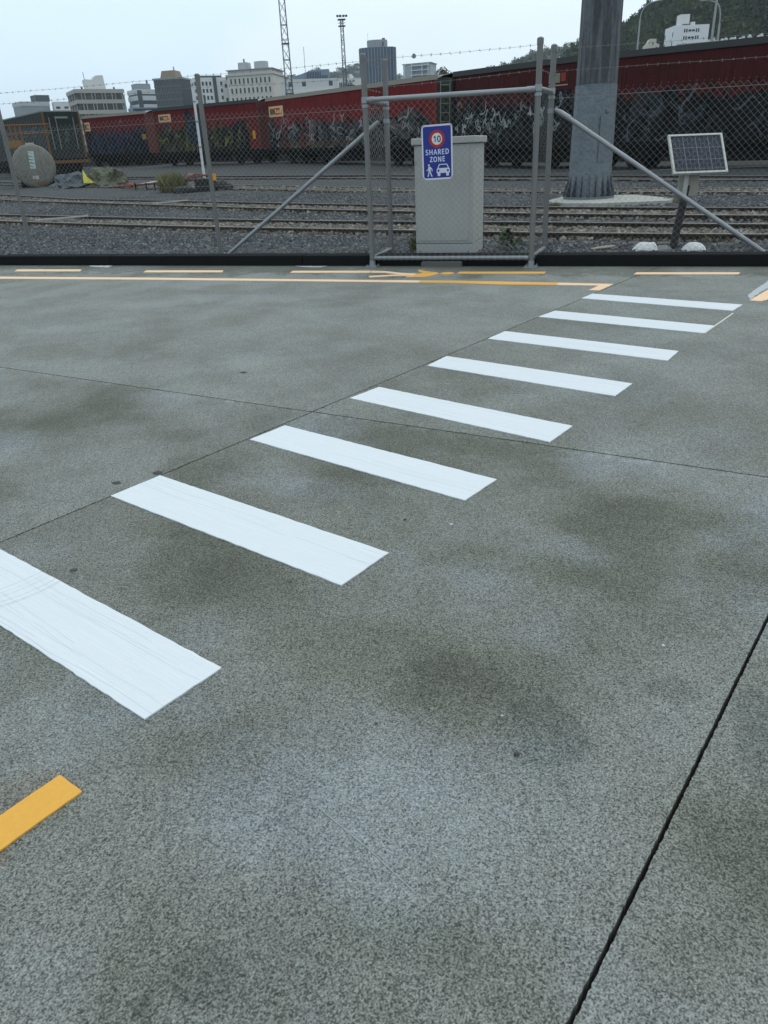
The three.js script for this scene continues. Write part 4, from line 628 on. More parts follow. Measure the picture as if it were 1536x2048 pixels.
// tank standing on the gravel at the left with an orange railing
{
  const y0 = yardY(0, -35.4), rad = 1.03, cx = -31.9, cz = -35.45;
  const tt = canvasTex(512, 512, (c, w, h) => {
    const r = rng(4); c.fillStyle = '#77756c'; c.fillRect(0, 0, w, h);
    for (let i = 0; i < 900; i++) { c.fillStyle = r() < 0.5 ? `rgba(60,58,52,${0.05 + 0.15 * r()})` : `rgba(150,150,142,${0.05 + 0.1 * r()})`; c.beginPath(); c.ellipse(r() * w, r() * h, 2 + 14 * r(), 2 + 20 * r(), 0, 0, 7); c.fill(); }
    c.fillStyle = 'rgba(120,70,25,0.5)'; c.beginPath(); c.ellipse(300, 470, 70, 25, 0, 0, 7); c.fill();
    c.save(); c.translate(255, 75); c.rotate(0.06); c.fillStyle = '#aebdba'; c.fillRect(-38, 0, 70, 210); c.fillStyle = '#0f1517'; for (let i = 0; i < 5; i++) { c.beginPath(); c.moveTo(-38, 12 + i * 40); c.lineTo(24 - 20 * r(), 20 + i * 40 + 10 * r()); c.lineTo(24, 28 + i * 40); c.lineTo(-30, 24 + i * 40); c.closePath(); c.fill(); } c.restore();
    c.fillStyle = '#b9bab2'; c.fillRect(212, 372, 30, 34); c.fillRect(250, 370, 34, 44); c.fillStyle = '#77756c'; c.fillRect(220, 384, 14, 8); c.fillRect(258, 386, 14, 8); c.fillStyle = '#a9602c'; c.fillRect(214, 408, 34, 14);
  });
  const t = thing('storage_tank', 'round grey tank lying behind the leftmost fence post, painted tag on its end', 'tank', [cx, y0, cz], 0.72);
  const prof = []; for (let k = 0; k <= 10; k++) { const a = k / 10 * Math.PI / 2; prof.push(new THREE.Vector2(Math.sin(a) * rad + 0.0001, Math.cos(a) * 0.16)); }
  const head = new THREE.LatheGeometry(prof, 48).rotateX(Math.PI / 2); { const p = head.attributes.position, uv = head.attributes.uv; for (let i = 0; i < p.count; i++) uv.setXY(i, p.getX(i) / rad / 2 + 0.5, p.getY(i) / rad / 2 + 0.5); }
  part('end_cap', head.translate(0, rad, 0), new THREE.MeshStandardMaterial({ map: tt, roughness: 0.75 }), t);
  const shell = new THREE.MeshStandardMaterial({ map: speckle([0.16, 0.15, 0.13], 0.5, 61), roughness: 0.7 });
  part('shell', new THREE.CylinderGeometry(rad, rad, 6.5, 48, 1, true).rotateX(Math.PI / 2).translate(0, rad, -3.25), shell, t);
  for (const z of [-0.35, -1.5, -3.2, -5]) part('hoop', new THREE.TorusGeometry(rad + 0.01, 0.045, 8, 48).translate(0, rad, z), mat(lin(0.22, 0.21, 0.19), 0.7), t);
  for (const z of [-0.9, -4.5]) part('saddle', box(1.7, 0.5, 0.3, 0, 0.2, z), soot, t);
  part('hatch', [new THREE.CylinderGeometry(0.22, 0.22, 0.16, 16).translate(0, rad * 2 + 0.05, -1.0)], mat(lin(0.4, 0.4, 0.38), 0.7), t);
  const o = mat(lin(0.19, 0.08, 0.028), 0.8), rl = thing('tank_railing', 'rusty orange handrail frame standing above the round tank', 'railing', [cx, y0, cz], 0.72);
  part('handrail', [rod([-1.1, 3.05, -1.2], [1.2, 3.05, -1.0], 0.04), rod([-1.1, 3.05, -1.2], [-1.1, 2.7, -3.4], 0.04), rod([-1.1, 2.6, -1.2], [1.2, 2.65, -1.0], 0.03)], o, rl);
  for (const x of [-1.1, -0.8, -0.55, -0.3]) part('upright', rod([x, x < 0.2 ? 1.75 : 2.0, -1.2 + 0.08 * (x + 1.1)], [x, 3.05, -1.2 + 0.08 * (x + 1.1)], 0.045), o, rl);
  part('kick_plate', box(0.8, 0.35, 0.05, -0.75, 2.15, -1.12), mat(lin(0.22, 0.12, 0.04), 0.8), rl);
}
// tarpaulin heaps, rods, marker post and black blocks
{
  const cloth = (a, seed) => { const t = dataTex(256, 256, (i, j, o) => { const n = 0.55 + 0.9 * fbm(i / 14 + seed, j / 40, 4) + 0.25 * (vn(i / 4, j / 9) - 0.5); for (let k = 0; k < 3; k++) o[k] = toS(a[k] * n); }); return new THREE.MeshStandardMaterial({ map: t, roughness: 0.8 }); };
  const put = (n, g, m, x, z, l, c, s = 0) => { const o = part(n, g, m); o.position.set(x, yardY(x, z) + s, z); return tag(o, l, c); };
  put('tarpaulin_heap', lump(1.4, 0.6, 0.9, 21, 0.8, 5, 3.2), cloth([0.075, 0.088, 0.1], 3), -28.3, -34.4, 'grey tarpaulin heap right of the round tank', 'tarpaulin', 0.0);
  const h = put('tarpaulin_heap', lump(1.1, 0.82, 0.85, 25, 0.85, 5, 3.4), cloth([0.095, 0.098, 0.06], 9), -26.75, -34.5, 'olive tarpaulin heap with a yellow corner', 'tarpaulin', 0.0);
  const fl = new THREE.BufferGeometry(); fl.setAttribute('position', new THREE.Float32BufferAttribute([-0.75, 0.82, 0.66, -0.60, 0.18, 0.95, -0.35, 0.45, 0.90, -0.60, 0.18, 0.95, 0.12, 0.16, 0.96, -0.35, 0.45, 0.90], 3)); fl.computeVertexNormals(); part('yellow_flap', fl.scale(1, 1, 1), new THREE.MeshStandardMaterial({ color: lin(0.62, 0.55, 0.05), roughness: 0.6, side: THREE.DoubleSide }), h);
  const rr = mat(lin(0.16, 0.045, 0.03), 0.85), wh = mat(lin(0.5, 0.48, 0.45), 0.8), y = yardY(0, -30);
  const p = thing('rusty_rods', 'long rusty red signal rods lying between the tarpaulins and the marker post', 'rods', [0, y, 0]);
  part('rod', rod([-24.4, 0.16, -31.8], [-17.6, 0.42, -29.0], 0.04), rr, p); part('rod', rod([-22.6, 0.2, -31.2], [-20.9, 0.34, -30.4], 0.055), wh, p); part('rod', rod([-18.4, 0.62, -29.2], [-17.2, 0.55, -28.6], 0.035), rr, p);
  for (const [x, z] of [[-22.4, -30.9], [-21.6, -30.6], [-21.0, -30.35], [-20.2, -30.0]]) part('stand', rod([x, -0.02, z], [x, 0.32, z], 0.035), soot, p);
  part('rod_joint', lump(0.2, 0.1, 0.12, 5, 0.6, 2).translate(-22.9, 0.22, -31.2), mat(lin(0.3, 0.07, 0.04), 0.8), p); part('lever', lump(0.26, 0.14, 0.14, 6, 0.9, 2).translate(-18.3, 0.5, -29.1), mat(lin(0.24, 0.14, 0.12), 0.8), p);
  const mp = thing('marker_post', 'thin white marker post on a black block behind the second fence post', 'marker post', [-17.65, yardY(0, -29.05), -29.05]);
  part('pole', rod([0, 0.4, 0], [0.02, 3.75, 0], 0.055, 0.05, 10), mat(lin(0.62, 0.63, 0.62), 0.6), mp); for (const q of [1.6, 2.5, 3.2]) part('band', rod([0.01, q, 0], [0.01, q + 0.05, 0], 0.062), mat(lin(0.2, 0.2, 0.2), 0.7), mp);
  part('block', rbox(0.72, 0.52, 0.6, 0.06, 0.02, 0.2, 0), mat(lin(0.015, 0.015, 0.015), 0.9), mp);
  put('rubber_lump', lump(0.42, 0.25, 0.35, 31, 0.4, 3), mat(lin(0.013, 0.013, 0.013), 0.9), -17.0, -29.3, 'black lump on the gravel right of the marker post', 'lump', 0.08);
  put('rubber_lump', lump(0.45, 0.2, 0.35, 32, 0.4, 3), mat(lin(0.02, 0.02, 0.02), 0.9), -18.4, -28.6, 'black lump on the gravel left of the marker post', 'lump', 0.05);
  const pl = mat(lin(0.42, 0.39, 0.36), 0.85);
  const plank = (a, b, l) => { const d = [b[0] - a[0], b[1] - a[1]], L = Math.hypot(...d), g = box(L, 0.03, 0.09).rotateY(-Math.atan2(d[1], d[0])); const o = part('plank', g, pl); o.position.set((a[0] + b[0]) / 2, yardY(0, a[1]) + 0.118, (a[1] + b[1]) / 2); tag(o, l, 'plank'); };
  plank([-13.9, -15.1], [-13.2, -16.1], 'pale plank across the nearest track at the far left'); plank([-14.6, -20.9], [-14.1, -22.0], 'pale plank across the second track left of the marker post');
  const dr = lump(0.2, 0.02, 0.06, 8, 0.5, 2).rotateY(0.9); put('cardboard_scrap', dr, mat(lin(0.3, 0.25, 0.2), 0.9), -0.55, -9.95, 'tan scrap on the gravel right of the enclosure', 'scrap', 0.03);
}

// ---------------------------------------------------------------- town behind the wagons
const K = 1.5;
const glassM = new THREE.MeshStandardMaterial({ color: lin(0.028, 0.035, 0.045), roughness: 0.25 }), blueGlass = new THREE.MeshStandardMaterial({ color: lin(0.03, 0.055, 0.10), roughness: 0.22 });
const cream = mat(lin(0.52, 0.49, 0.44), 0.85), whiteW = mat(lin(0.6, 0.6, 0.58), 0.85), greyW = mat(lin(0.26, 0.27, 0.28), 0.85), concW = mat(lin(0.36, 0.34, 0.31), 0.9), darkW = mat(lin(0.05, 0.055, 0.065), 0.6), brownW = mat(lin(0.22, 0.17, 0.11), 0.85), paleBlue = mat(lin(0.2, 0.26, 0.32), 0.5);
function block(name, label, x, z, top, w, d, turn, group = 'buildings of the town skyline') {   // x, z in the K-scaled town; base at the ground
  const face = Math.atan2(x, -z), t = thing(name, label, 'building', [x * K, 1.2, z * K], -face + turn, group); t.userData.dim = [w * K, d * K, (top - 1.25) * K + 0.05]; return t;
}
function pane(t, nm, w, h, m) { return { g: new THREE.BoxGeometry(w, h, 0.12), m, nm, t }; }
function windows(t, face, dims, rows, cols, y0, y1, fw, fh, m, skip = () => false, inset = 0) {   // rows x cols of separate panes on the front (z+) or a side (x+ / x-)
  const [w, d] = dims, span = (face === 'f' ? w : d) - inset * 2, g = new THREE.BoxGeometry(span / cols * fw, (y1 - y0) / rows * fh, 0.16);
  for (let r = 0; r < rows; r++) for (let c = 0; c < cols; c++) {
    if (skip(r, c)) continue;
    const o = part('window', g, m, t), u = (c + 0.5) / cols * span - span / 2, y = y0 + (r + 0.5) / rows * (y1 - y0);
    if (face === 'f') o.position.set(u, y, d / 2 - 0.02); else { o.rotation.y = Math.PI / 2; o.position.set((face === 'r' ? 1 : -1) * (w / 2 - 0.02), y, u); }
  }
}
function bands(t, dims, h, n, m, frac, proud, y0 = 0) { const [w, d] = dims, s = (h - y0) / n; for (let i = 0; i <= n; i++) part('spandrel', box(w + proud * 2, s * frac, d + proud * 2, 0, Math.min(h - s * frac / 2 + 0.05, y0 + i * s), 0), m, t); }
// 1 grey low block far left
{
  let t = block('office_building', 'low grey office block at the far left with a dark plant room', -231, -262.4, 24.2, 10.6, 9, 0.35), [w, d, h] = t.userData.dim; part('wall', box(w, h, d, 0, h / 2, 0), greyW, t); part('parapet', box(w + 0.4, 2.2, d + 0.4, 0, h - 0.6, 0), mat(lin(0.42, 0.43, 0.44), 0.85), t); part('plant_room', box(w * 0.5, 3.2, d * 0.6, w * 0.42, h + 2.6, -2), darkW, t);
  windows(t, 'f', [w, d], 5, 1, h * 0.35, h * 0.85, 0.9, 0.3, darkW);
  t = block('office_building', 'small white block between the grey office and the striped building', -222.5, -269, 24.4, 6, 6, 0.1); [w, d, h] = t.userData.dim; part('wall', box(w, h, d, 0, h / 2, 0), whiteW, t); windows(t, 'f', [w, d], 8, 2, h * 0.2, h * 0.96, 0.5, 0.35, glassM);
}
// 2 striped, wider towards the top
{
  const t = block('striped_building', 'brown and cream striped office block flaring outwards with a white roof tank', -157.9, -206.4, 21.1, 13.2, 12, 0.22), [w, d, h] = t.userData.dim, n = 6, s = 3.9;
  const core = new THREE.BoxGeometry(w, h, d, 1, 1, 1), p = core.attributes.position; for (let i = 0; i < p.count; i++) { const k = p.getY(i) > 0 ? 1.0 : 0.8; p.setX(i, p.getX(i) * k); p.setZ(i, p.getZ(i) * k); } core.translate(0, h / 2, 0); part('glazing', core, mat(lin(0.04, 0.036, 0.032), 0.3), t);
  for (let i = 0; i < n; i++) { const y = h - 0.7 - i * s, k = 0.8 + 0.2 * y / h; const fl = part('spandrel', box(w * k + 0.9, 1.5, d * k + 0.9, 0, y, 0), concW, t); for (let c = 0; c < 14; c++) part('mullion', box(0.28, 2.4, 0.3, (c + 0.5) / 14 * w * k - w * k / 2, -1.95 + y, d * k / 2 + 0.12), c % 3 ? concW : darkW, fl); for (let c = 0; c < 10; c++) part('mullion', box(0.3, 2.4, 0.28, -w * k / 2 - 0.12, -1.95 + y, (c + 0.5) / 10 * d * k - d * k / 2), c % 3 ? concW : darkW, fl); }
  const sh = new THREE.Shape([[-3.8, 0], [-4.2, 4.2], [-1.3, 4.0], [0.6, 5.6], [3.6, 5.8], [4.1, 0]].map((q) => new THREE.Vector2(...q))); part('roof_tank', new THREE.ExtrudeGeometry(sh, { depth: 6, bevelEnabled: false }).translate(0.3, h, -3), whiteW, t); part('aerial', rod([-3.6, h + 4, 1], [-3.7, h + 7, 1], 0.12), darkW, t); for (const x of [-6, 7.5]) part('vent', rod([x, h, 4], [x, h + 1.2, 4], 0.4), darkW, t);
}
// 3 white and black banded + blue glass
{
  let t = block('office_building', 'white and black banded office with a dark glass corner', -186.5, -272.2, 26.3, 8.6, 8, 0.45), [w, d, h] = t.userData.dim; part('glazing', box(w, h, d, 0, h / 2, 0), glassM, t); bands(t, [w, d], h, 9, mat(lin(0.5, 0.51, 0.52), 0.8), 0.55, 0.35); part('glass_corner', box(2.6, h - 1, 2.6, -w / 2 + 1.0, h / 2, d / 2 - 0.8), darkW, t); part('plant_room', box(w * 0.62, 3.0, d * 0.6, -1, h + 1.5, 0), greyW, t); part('flue', rod([3, h + 3, 0], [3, h + 5, 0], 0.5), darkW, t);
  t = block('glass_building', 'pale blue glass block just right of the striped building', -194.6, -266.5, 25, 4.2, 6, 0.3); [w, d, h] = t.userData.dim; part('wall', box(w, h, d, 0, h / 2, 0), paleBlue, t); bands(t, [w, d], h, 11, mat(lin(0.32, 0.38, 0.42), 0.6), 0.25, 0.12);
  t = block('glass_building', 'low dark blue glass podium below the banded office', -180, -262, 19.8, 10.5, 6, 0.3); [w, d, h] = t.userData.dim; part('wall', box(w, h, d, 0, h / 2, 0), blueGlass, t); bands(t, [w, d], h, 8, paleBlue, 0.16, 0.15); windows(t, 'f', [w, d], 4, 9, h * 0.5, h * 0.98, 0.5, 0.4, paleBlue, (r, c) => (r * 7 + c * 3) % 5 > 1);
}
// 4 dark gridded tower
{
  const t = block('dark_tower', 'dark gridded office tower with a brown sloping plant room', -161, -253.1, 26.7, 9.8, 9, -0.42), [w, d, h] = t.userData.dim; part('glazing', box(w, h, d, 0, h / 2, 0), glassM, t);
  const ln = mat(lin(0.15, 0.15, 0.15), 0.8); for (let i = 0; i < 17; i++) part('fin', box(0.22, h, 0.3, (i + 0.5) / 17 * w - w / 2, h / 2, d / 2 + 0.1), ln, t); for (let i = 0; i < 12; i++) part('fin', box(0.3, 0.5, d, -w / 2 - 0.1, 3 + i * (h - 3) / 12, 0), mat(lin(0.26, 0.26, 0.26), 0.8), t); for (let i = 0; i < 12; i++) part('floor_edge', box(w, 0.25, 0.2, 0, 3 + i * (h - 3) / 12, d / 2 + 0.05), ln, t);
  part('roof_slab', box(w + 0.8, 0.8, d + 0.8, 0, h + 0.4, 0), greyW, t); const g = new THREE.CylinderGeometry(4.1 * 1.2, 5.1 * 1.2, 3.4, 4, 1).rotateY(Math.PI / 4).translate(-0.3, h + 2.5, 0); part('plant_room', [g.toNonIndexed()].map((q) => { q.computeVertexNormals(); return q; }), brownW, t); part('aerial', rod([1.5, h + 4, 0], [1.5, h + 6, 0], 0.25), darkW, t);
}
// 5 white flats with a dark strip, 6 cream block
{
  let t = block('apartment_building', 'white apartment block with a tall dark strip, left of the cream block', -140.8, -242, 25.2, 10.4, 9, 0.12), [w, d, h] = t.userData.dim; part('wall', box(w, h, d, 0, h / 2, 0), whiteW, t); part('dark_strip', box(1.6, h + 0.5, 0.5, 2.2, h / 2, d / 2 + 0.1), darkW, t); windows(t, 'f', [w, d], 10, 9, h * 0.15, h * 0.97, 0.55, 0.55, glassM, (r, c) => c === 5 || c === 6); part('dark_slot', box(0.8, h * 0.5, 0.3, -3.6, h * 0.55, d / 2 + 0.08), darkW, t); part('roof_edge', box(w * 0.7, 0.9, d * 0.8, 0.5, h + 0.45, 0), darkW, t); windows(t, 'l', [w, d], 10, 5, h * 0.15, h * 0.97, 0.5, 0.45, glassM);
  t = block('apartment_building', 'narrow white block with balconies wedged left of the cream block', -134.6, -243.5, 24.3, 4.2, 7, 0.2); [w, d, h] = t.userData.dim; part('wall', box(w, h, d, 0, h / 2, 0), whiteW, t); windows(t, 'f', [w, d], 10, 3, h * 0.15, h * 0.97, 0.5, 0.5, glassM, (r, c) => (r + c) % 4 === 0); part('roof_box', box(2.2, 1.8, 3, 0.5, h + 0.9, 0), darkW, t);
  t = block('cream_building', 'cream apartment block with two drum shaped roof tanks', -125.2, -245.6, 25.0, 15.0, 13, -0.32); [w, d, h] = t.userData.dim;
  part('wall', box(w, h, d, 0, h / 2, 0), cream, t); part('cornice', box(w + 1.0, 0.7, d + 1.0, 0, h + 0.3, 0), mat(lin(0.45, 0.44, 0.42), 0.9), t); part('top_storey', box(w - 1.2, 1.6, d - 1.2, 0, h + 1.4, 0), cream, t); part('roof_lip', box(w + 0.4, 0.35, d + 0.4, 0, h + 2.3, 0), greyW, t);
  windows(t, 'f', [w, d], 8, 10, h * 0.12, h * 0.99, 0.40, 0.55, glassM, () => false, 0.8); for (let c = 0; c < 5; c++) for (let r = 3; r < 8; r++) part('sill', box(2.6, 0.14, 0.25, (c + 0.5) / 5 * (w - 1.6) - (w - 1.6) / 2, h * 0.12 + (r + 0.16) / 8 * h * 0.87, d / 2 + 0.1), mat(lin(0.4, 0.38, 0.35), 0.9), t);
  windows(t, 'l', [w, d], 8, 6, h * 0.12, h * 0.99, 0.3, 0.32, glassM, (r, c) => c === 2 || c === 3, 1.2); part('dark_recess', box(0.4, h, 1.0, -w / 2 - 0.05, h / 2, 0.2), mat(lin(0.14, 0.12, 0.1), 0.9), t);
  for (const [x, r0] of [[-5.4, 3.1], [3.0, 3.3]]) part('roof_drum', new THREE.CylinderGeometry(r0, r0 * 1.05, 3.6, x < 0 ? 4 : 24, 1).rotateY(0.6).translate(x, h + 4.2, 0), mat(lin(0.4, 0.41, 0.42), 0.85), t); part('flue', rod([-5.4, h + 6, 0], [-5.4, h + 7.6, 0], 0.35), darkW, t);
}
// 7 slanted blue grey hall, long white shed, 8 white colonnade
{
  let t = block('sloped_hall', 'blue grey hall with a rising roof and dark glazed front', -119.4, -275.2, 26.5, 12.6, 9, 0.1), [w, d, h] = t.userData.dim; const sh = new THREE.Shape([[-w / 2, 0], [w / 2, 0], [w / 2, h + 2.6], [1.5, h + 2.4], [-w / 2, h - 0.4]].map((q) => new THREE.Vector2(...q))); part('wall', new THREE.ExtrudeGeometry(sh, { depth: d, bevelEnabled: false }).translate(0, 0, -d / 2), mat(lin(0.17, 0.23, 0.29), 0.6), t); for (let i = 0; i < 14; i++) part('fin', box(0.4, 5.4 - (i > 9 ? 1.6 : 0), 0.3, -3 + i * 0.86, h - 1.2 - (i > 9 ? 0.8 : 0), d / 2 + 0.15), i % 2 ? blueGlass : darkW, t);
  t = block('white_shed', 'long white flat-roofed building with three dark windows below the sloped hall', -96, -219.9, 20.6, 15.0, 8, 0.14); [w, d, h] = t.userData.dim; part('wall', box(w, h, d, 0, h / 2, 0), mat(lin(0.52, 0.53, 0.52), 0.85), t); part('step', box(w * 0.8, 1.6, d + 0.8, 0.5, h - 4.6, 0.4), whiteW, t); windows(t, 'f', [w, d], 1, 4, h - 3.2, h - 0.4, 0.28, 0.62, glassM, (r, c) => c === 2); part('louvre_wall', box(w * 0.55, 3.2, 0.4, -w * 0.18, h - 7.6, d / 2 + 1.2), mat(lin(0.2, 0.23, 0.25), 0.7), t); part('dark_bay', box(w * 0.3, 2.6, 0.4, w * 0.25, h - 7.3, d / 2 + 1.2), darkW, t); part('aerial', rod([-1, h, 0], [-1, h + 12, 0], 0.1), greyW, t);
  t = block('white_hall', 'white hall with dark column slots left of the dark blue tower', -92.9, -242.6, 22.0, 7.6, 6, 0.25); [w, d, h] = t.userData.dim; part('wall', box(w, h, d, 0, h / 2, 0), whiteW, t); for (let i = 0; i < 8; i++) part('window', box(0.5, 5.2, 0.2, -w / 2 + 0.8 + i * 0.8, h - 4.2, d / 2 + 0.05), glassM, t); windows(t, 'f', [w, d], 4, 3, h - 7, h - 0.3, 0.7, 0.3, glassM, () => false, 3.4); const ar = new THREE.CylinderGeometry(2.0, 2.0, 3, 24, 1, false, 0, Math.PI).rotateX(-Math.PI / 2).rotateZ(0).translate(0.6, h, 0); part('arched_gable', ar, whiteW, t);
}
// 9 dark blue tower, rounded plan with vertical fins
{
  const t = block('blue_tower', 'dark blue tower with pale vertical fins and a grey cap', -122.9, -359.5, 42.6, 16, 12, 0), [w, d, h] = t.userData.dim, P = []; const N = 40; for (let i = 0; i < N; i++) { const a = i / N * 6.2832, q = Math.pow(Math.abs(Math.cos(a)), 4) + Math.pow(Math.abs(Math.sin(a)), 4), r = Math.pow(q, -0.25); P.push([Math.cos(a) * r * w / 2, Math.sin(a) * r * d / 2]); }
  const sh = new THREE.Shape(P.map((p) => new THREE.Vector2(p[0], -p[1]))); part('glazing', new THREE.ExtrudeGeometry(sh, { depth: h, bevelEnabled: false }).rotateX(-Math.PI / 2), blueGlass, t);
  const fm = mat(lin(0.26, 0.28, 0.3), 0.7); for (let i = 0; i < N; i++) { const [x, z] = P[i]; if (z > -d * 0.3) { part('fin', box(0.3, h, 0.5, x * 1.01, h / 2, z * 1.01), fm, t); } }
  part('cap', [new THREE.CylinderGeometry(6.7, 6.7, 4.6, 28).scale(1, 1, 0.7).translate(0, h + 2.3, 0)], mat(lin(0.28, 0.29, 0.3), 0.85), t); part('vent', box(2, 1.2, 1.5, 4.2, h + 5.2, 0), darkW, t); part('aerial', rod([-6, h, 0], [-6, h + 9, 0], 0.09), greyW, t); part('door', box(0.9, 2.2, 0.3, 3.8, h + 2.2, 4.2), darkW, t);
}
// 10 pale flats with balconies
{
  const t = block('apartment_building', 'pale grey apartment block with glass balconies right of the dark blue tower', -91.5, -317.2, 31.2, 10.8, 8, -0.3), [w, d, h] = t.userData.dim; part('wall', box(w, h, d, 0, h / 2, 0), mat(lin(0.36, 0.4, 0.43), 0.6), t); for (let i = 0; i < 9; i++) { part('balcony', box(w * 0.7, 0.35, 1.4, w * 0.12, h - 1.0 - i * 2.3, d / 2 + 0.7), whiteW, t); part('window', box(w * 0.66, 1.2, 0.2, w * 0.12, h - 2.2 - i * 2.3, d / 2 + 0.03), paleBlue, t); } for (const x of [-6.8, -2.6, 3.6, 7.2]) part('pillar', box(0.35, h, 0.5, x, h / 2, d / 2 + 1.5), whiteW, t); windows(t, 'l', [w, d], 9, 3, h * 0.4, h, 0.5, 0.6, glassM); part('roof', box(w + 1, 0.4, d + 1, 0, h + 0.2, 0), greyW, t);
}
// white block at the foot of the green hill, cream gabled house beside it (unscaled distances)
{
  let t = thing('white_flats', 'white apartment block standing before the green hill at the upper right', 'building', [3.6, 1.2, -300], 0.35), w = 11.2, d = 8, h = 32.6;
  part('wall', box(w, h, d, 0, h / 2, 0), mat(lin(0.66, 0.67, 0.68), 0.85), t);
  for (let r = 0; r < 5; r++) for (const [x, ww] of [[-2.2, 0.42], [-1.5, 0.42], [-0.5, 0.9], [0.6, 0.9], [1.6, 0.42], [2.3, 0.42]]) part('window', box(ww, ww > 0.6 ? 0.55 : 0.95, 0.14, x, h - 1.5 - r * 1.95, d / 2 + 0.01), glassM, t);
  for (let r = 0; r < 4; r++) for (const z of [3.3, -3.4]) part('window', box(0.14, 1.3, 0.5, -w / 2 - 0.01, h - 2.4 - r * 2.6, z), glassM, t);
  part('lift_tower', box(3.0, 3.4, 3.2, -1.4, h + 1.6, -0.5), whiteW, t); part('roof_box', box(1.2, 1.2, 1.4, 1.6, h + 0.6, 0), whiteW, t); part('roof_vent', box(2.4, 0.6, 0.3, -0.9, h + 0.3, 1.3), darkW, t);
  t = thing('gabled_house', 'small cream gabled building left of the white flats under the hill', 'building', [-7.0, 1.2, -299], 0.2); const sh = new THREE.Shape([[-2.2, 0], [2.2, 0], [2.2, 28.2], [1.2, 28.4], [1.1, 29.7], [-0.9, 29.8], [-1.3, 28.8], [-2.2, 28]].map((q) => new THREE.Vector2(...q))); part('wall', new THREE.ExtrudeGeometry(sh, { depth: 5, bevelEnabled: false }).translate(0, 0, -2.5), mat(lin(0.5, 0.47, 0.4), 0.85), t); part('window', box(0.35, 0.7, 0.1, 0.1, 28.4, 2.52), glassM, t); part('window', box(0.35, 0.5, 0.1, 1.3, 27.2, 2.52), glassM, t);
}
// lattice towers
function lattice(name, label, x, z, base, h, w0, w1, plat) {
  const t = thing(name, label, 'tower', [x, base, z], 0.5), m = new THREE.MeshStandardMaterial({ color: lin(0.10, 0.12, 0.15), roughness: 0.7, metalness: 0.3 }), C = [[-1, -1], [1, -1], [1, 1], [-1, 1]], n = Math.round(h / ((w0 + w1) * 0.8)), wa = (f) => (w0 + (w1 - w0) * f) / 2;
  for (const [a, b] of C) part('leg', rod([a * wa(0), 0, b * wa(0)], [a * wa(1), h, b * wa(1)], 0.075, 0.06, 6), m, t);
  for (let k = 0; k < 4; k++) { const [a, b] = C[k], [c, d] = C[(k + 1) % 4], g = []; for (let i = 0; i < n; i++) { const f0 = i / n, f1 = (i + 1) / n, p = [a * wa(f0), f0 * h, b * wa(f0)], q = [c * wa(f1), f1 * h, d * wa(f1)], p2 = [c * wa(f0), f0 * h, d * wa(f0)], q2 = [a * wa(f1), f1 * h, b * wa(f1)]; g.push(rod(p, q, 0.028, 0.028, 4, false), rod(p2, q2, 0.028, 0.028, 4, false)); if (i % 3 === 0) g.push(rod(p, p2, 0.05, 0.05, 4, false)); } part('lattice', g, m, t, 'stuff'); }
  for (const [f, s] of plat) part('platform', [box(wa(f) * 2 + s, 0.12, wa(f) * 2 + s, 0, f * h, 0), box(wa(f) * 2 + s, 0.06, 0.06, 0, f * h + 0.6, wa(f) + s / 2), box(wa(f) * 2 + s, 0.06, 0.06, 0, f * h + 0.6, -wa(f) - s / 2)], m, t);
  return t;
}
lattice('lattice_mast', 'tall steel lattice mast cut off by the top edge', -63.15, -136, 1.2, 34, 1.35, 0.8, [[0.52, 0.25], [0.3, 0.25], [0.75, 0.25]]);
{ const t = lattice('lattice_mast', 'shorter steel lattice mast with a floodlight platform on top', -68.5, -177.2, 1.2, 26.4, 1.0, 0.55, [[0.955, 0.9], [1.0, 1.1]]); for (const x of [-0.9, -0.3, 0.4, 1.0]) part('floodlight', rbox(0.45, 0.4, 0.3, 0.05, x, 27, 0.5), darkW, t); }
// lamp posts on the motorway beyond the wagons
function lampPost(x, z, h, arm, label) {
  const t = thing('street_lamp', label, 'street lamp', [x, yardY(0, z), z], 0, 'lamp posts beyond the wagons'), m = new THREE.MeshStandardMaterial({ color: lin(0.33, 0.34, 0.34), roughness: 0.6, metalness: 0.3 });
  part('pole', rod([0, 0, 0], [0, h - 1.2, 0], 0.09, 0.065, 8), m, t);
  if (arm) { const c = new THREE.CatmullRomCurve3([[0, h - 1.25, 0], [arm * 0.06, h - 0.6, 0], [arm * 0.3, h - 0.12, 0], [arm, h + 0.1, 0]].map((p) => new THREE.Vector3(...p))); part('arm', new THREE.TubeGeometry(c, 16, 0.045, 6), m, t); part('lamp_head', rbox(0.6, 0.12, 0.22, 0.04, arm * 1.12, h + 0.12, 0), m, t); }
}
lampPost(-3.0, -80, 10.7, 2.0, 'lamp post with a long curved arm left of the white flats'); lampPost(2.3, -60, 12, 0, 'thick plain pole right of the white flats, reaching the top edge'); lampPost(2.65, -60, 7.7, -0.9, 'thin lamp post with a short arm right of the plain pole');
// low concrete flyover parapet with white posts, seen above the nearest wagon
{
  const t = thing('flyover_wall', 'pale flyover parapet with white posts above the nearest wagon at the right edge', 'flyover', [0, 0, 0]);
  part('wall', box(26, 6.2, 0.5, 13.2, 3.9, -62), mat(lin(0.3, 0.3, 0.29), 0.9), t);
  for (let i = 0; i < 24; i++) part('parapet_post', lump(0.13, 0.13 + 0.05 * Math.sin(i * 2.3), 0.13, i, 0.5, 1).translate(2.2 + i * 0.27 + 0.06 * Math.sin(i * 3), 7.02 + 0.05 * Math.sin(i * 1.7), -62), mat(lin(0.45, 0.46, 0.46), 0.8), t);
}

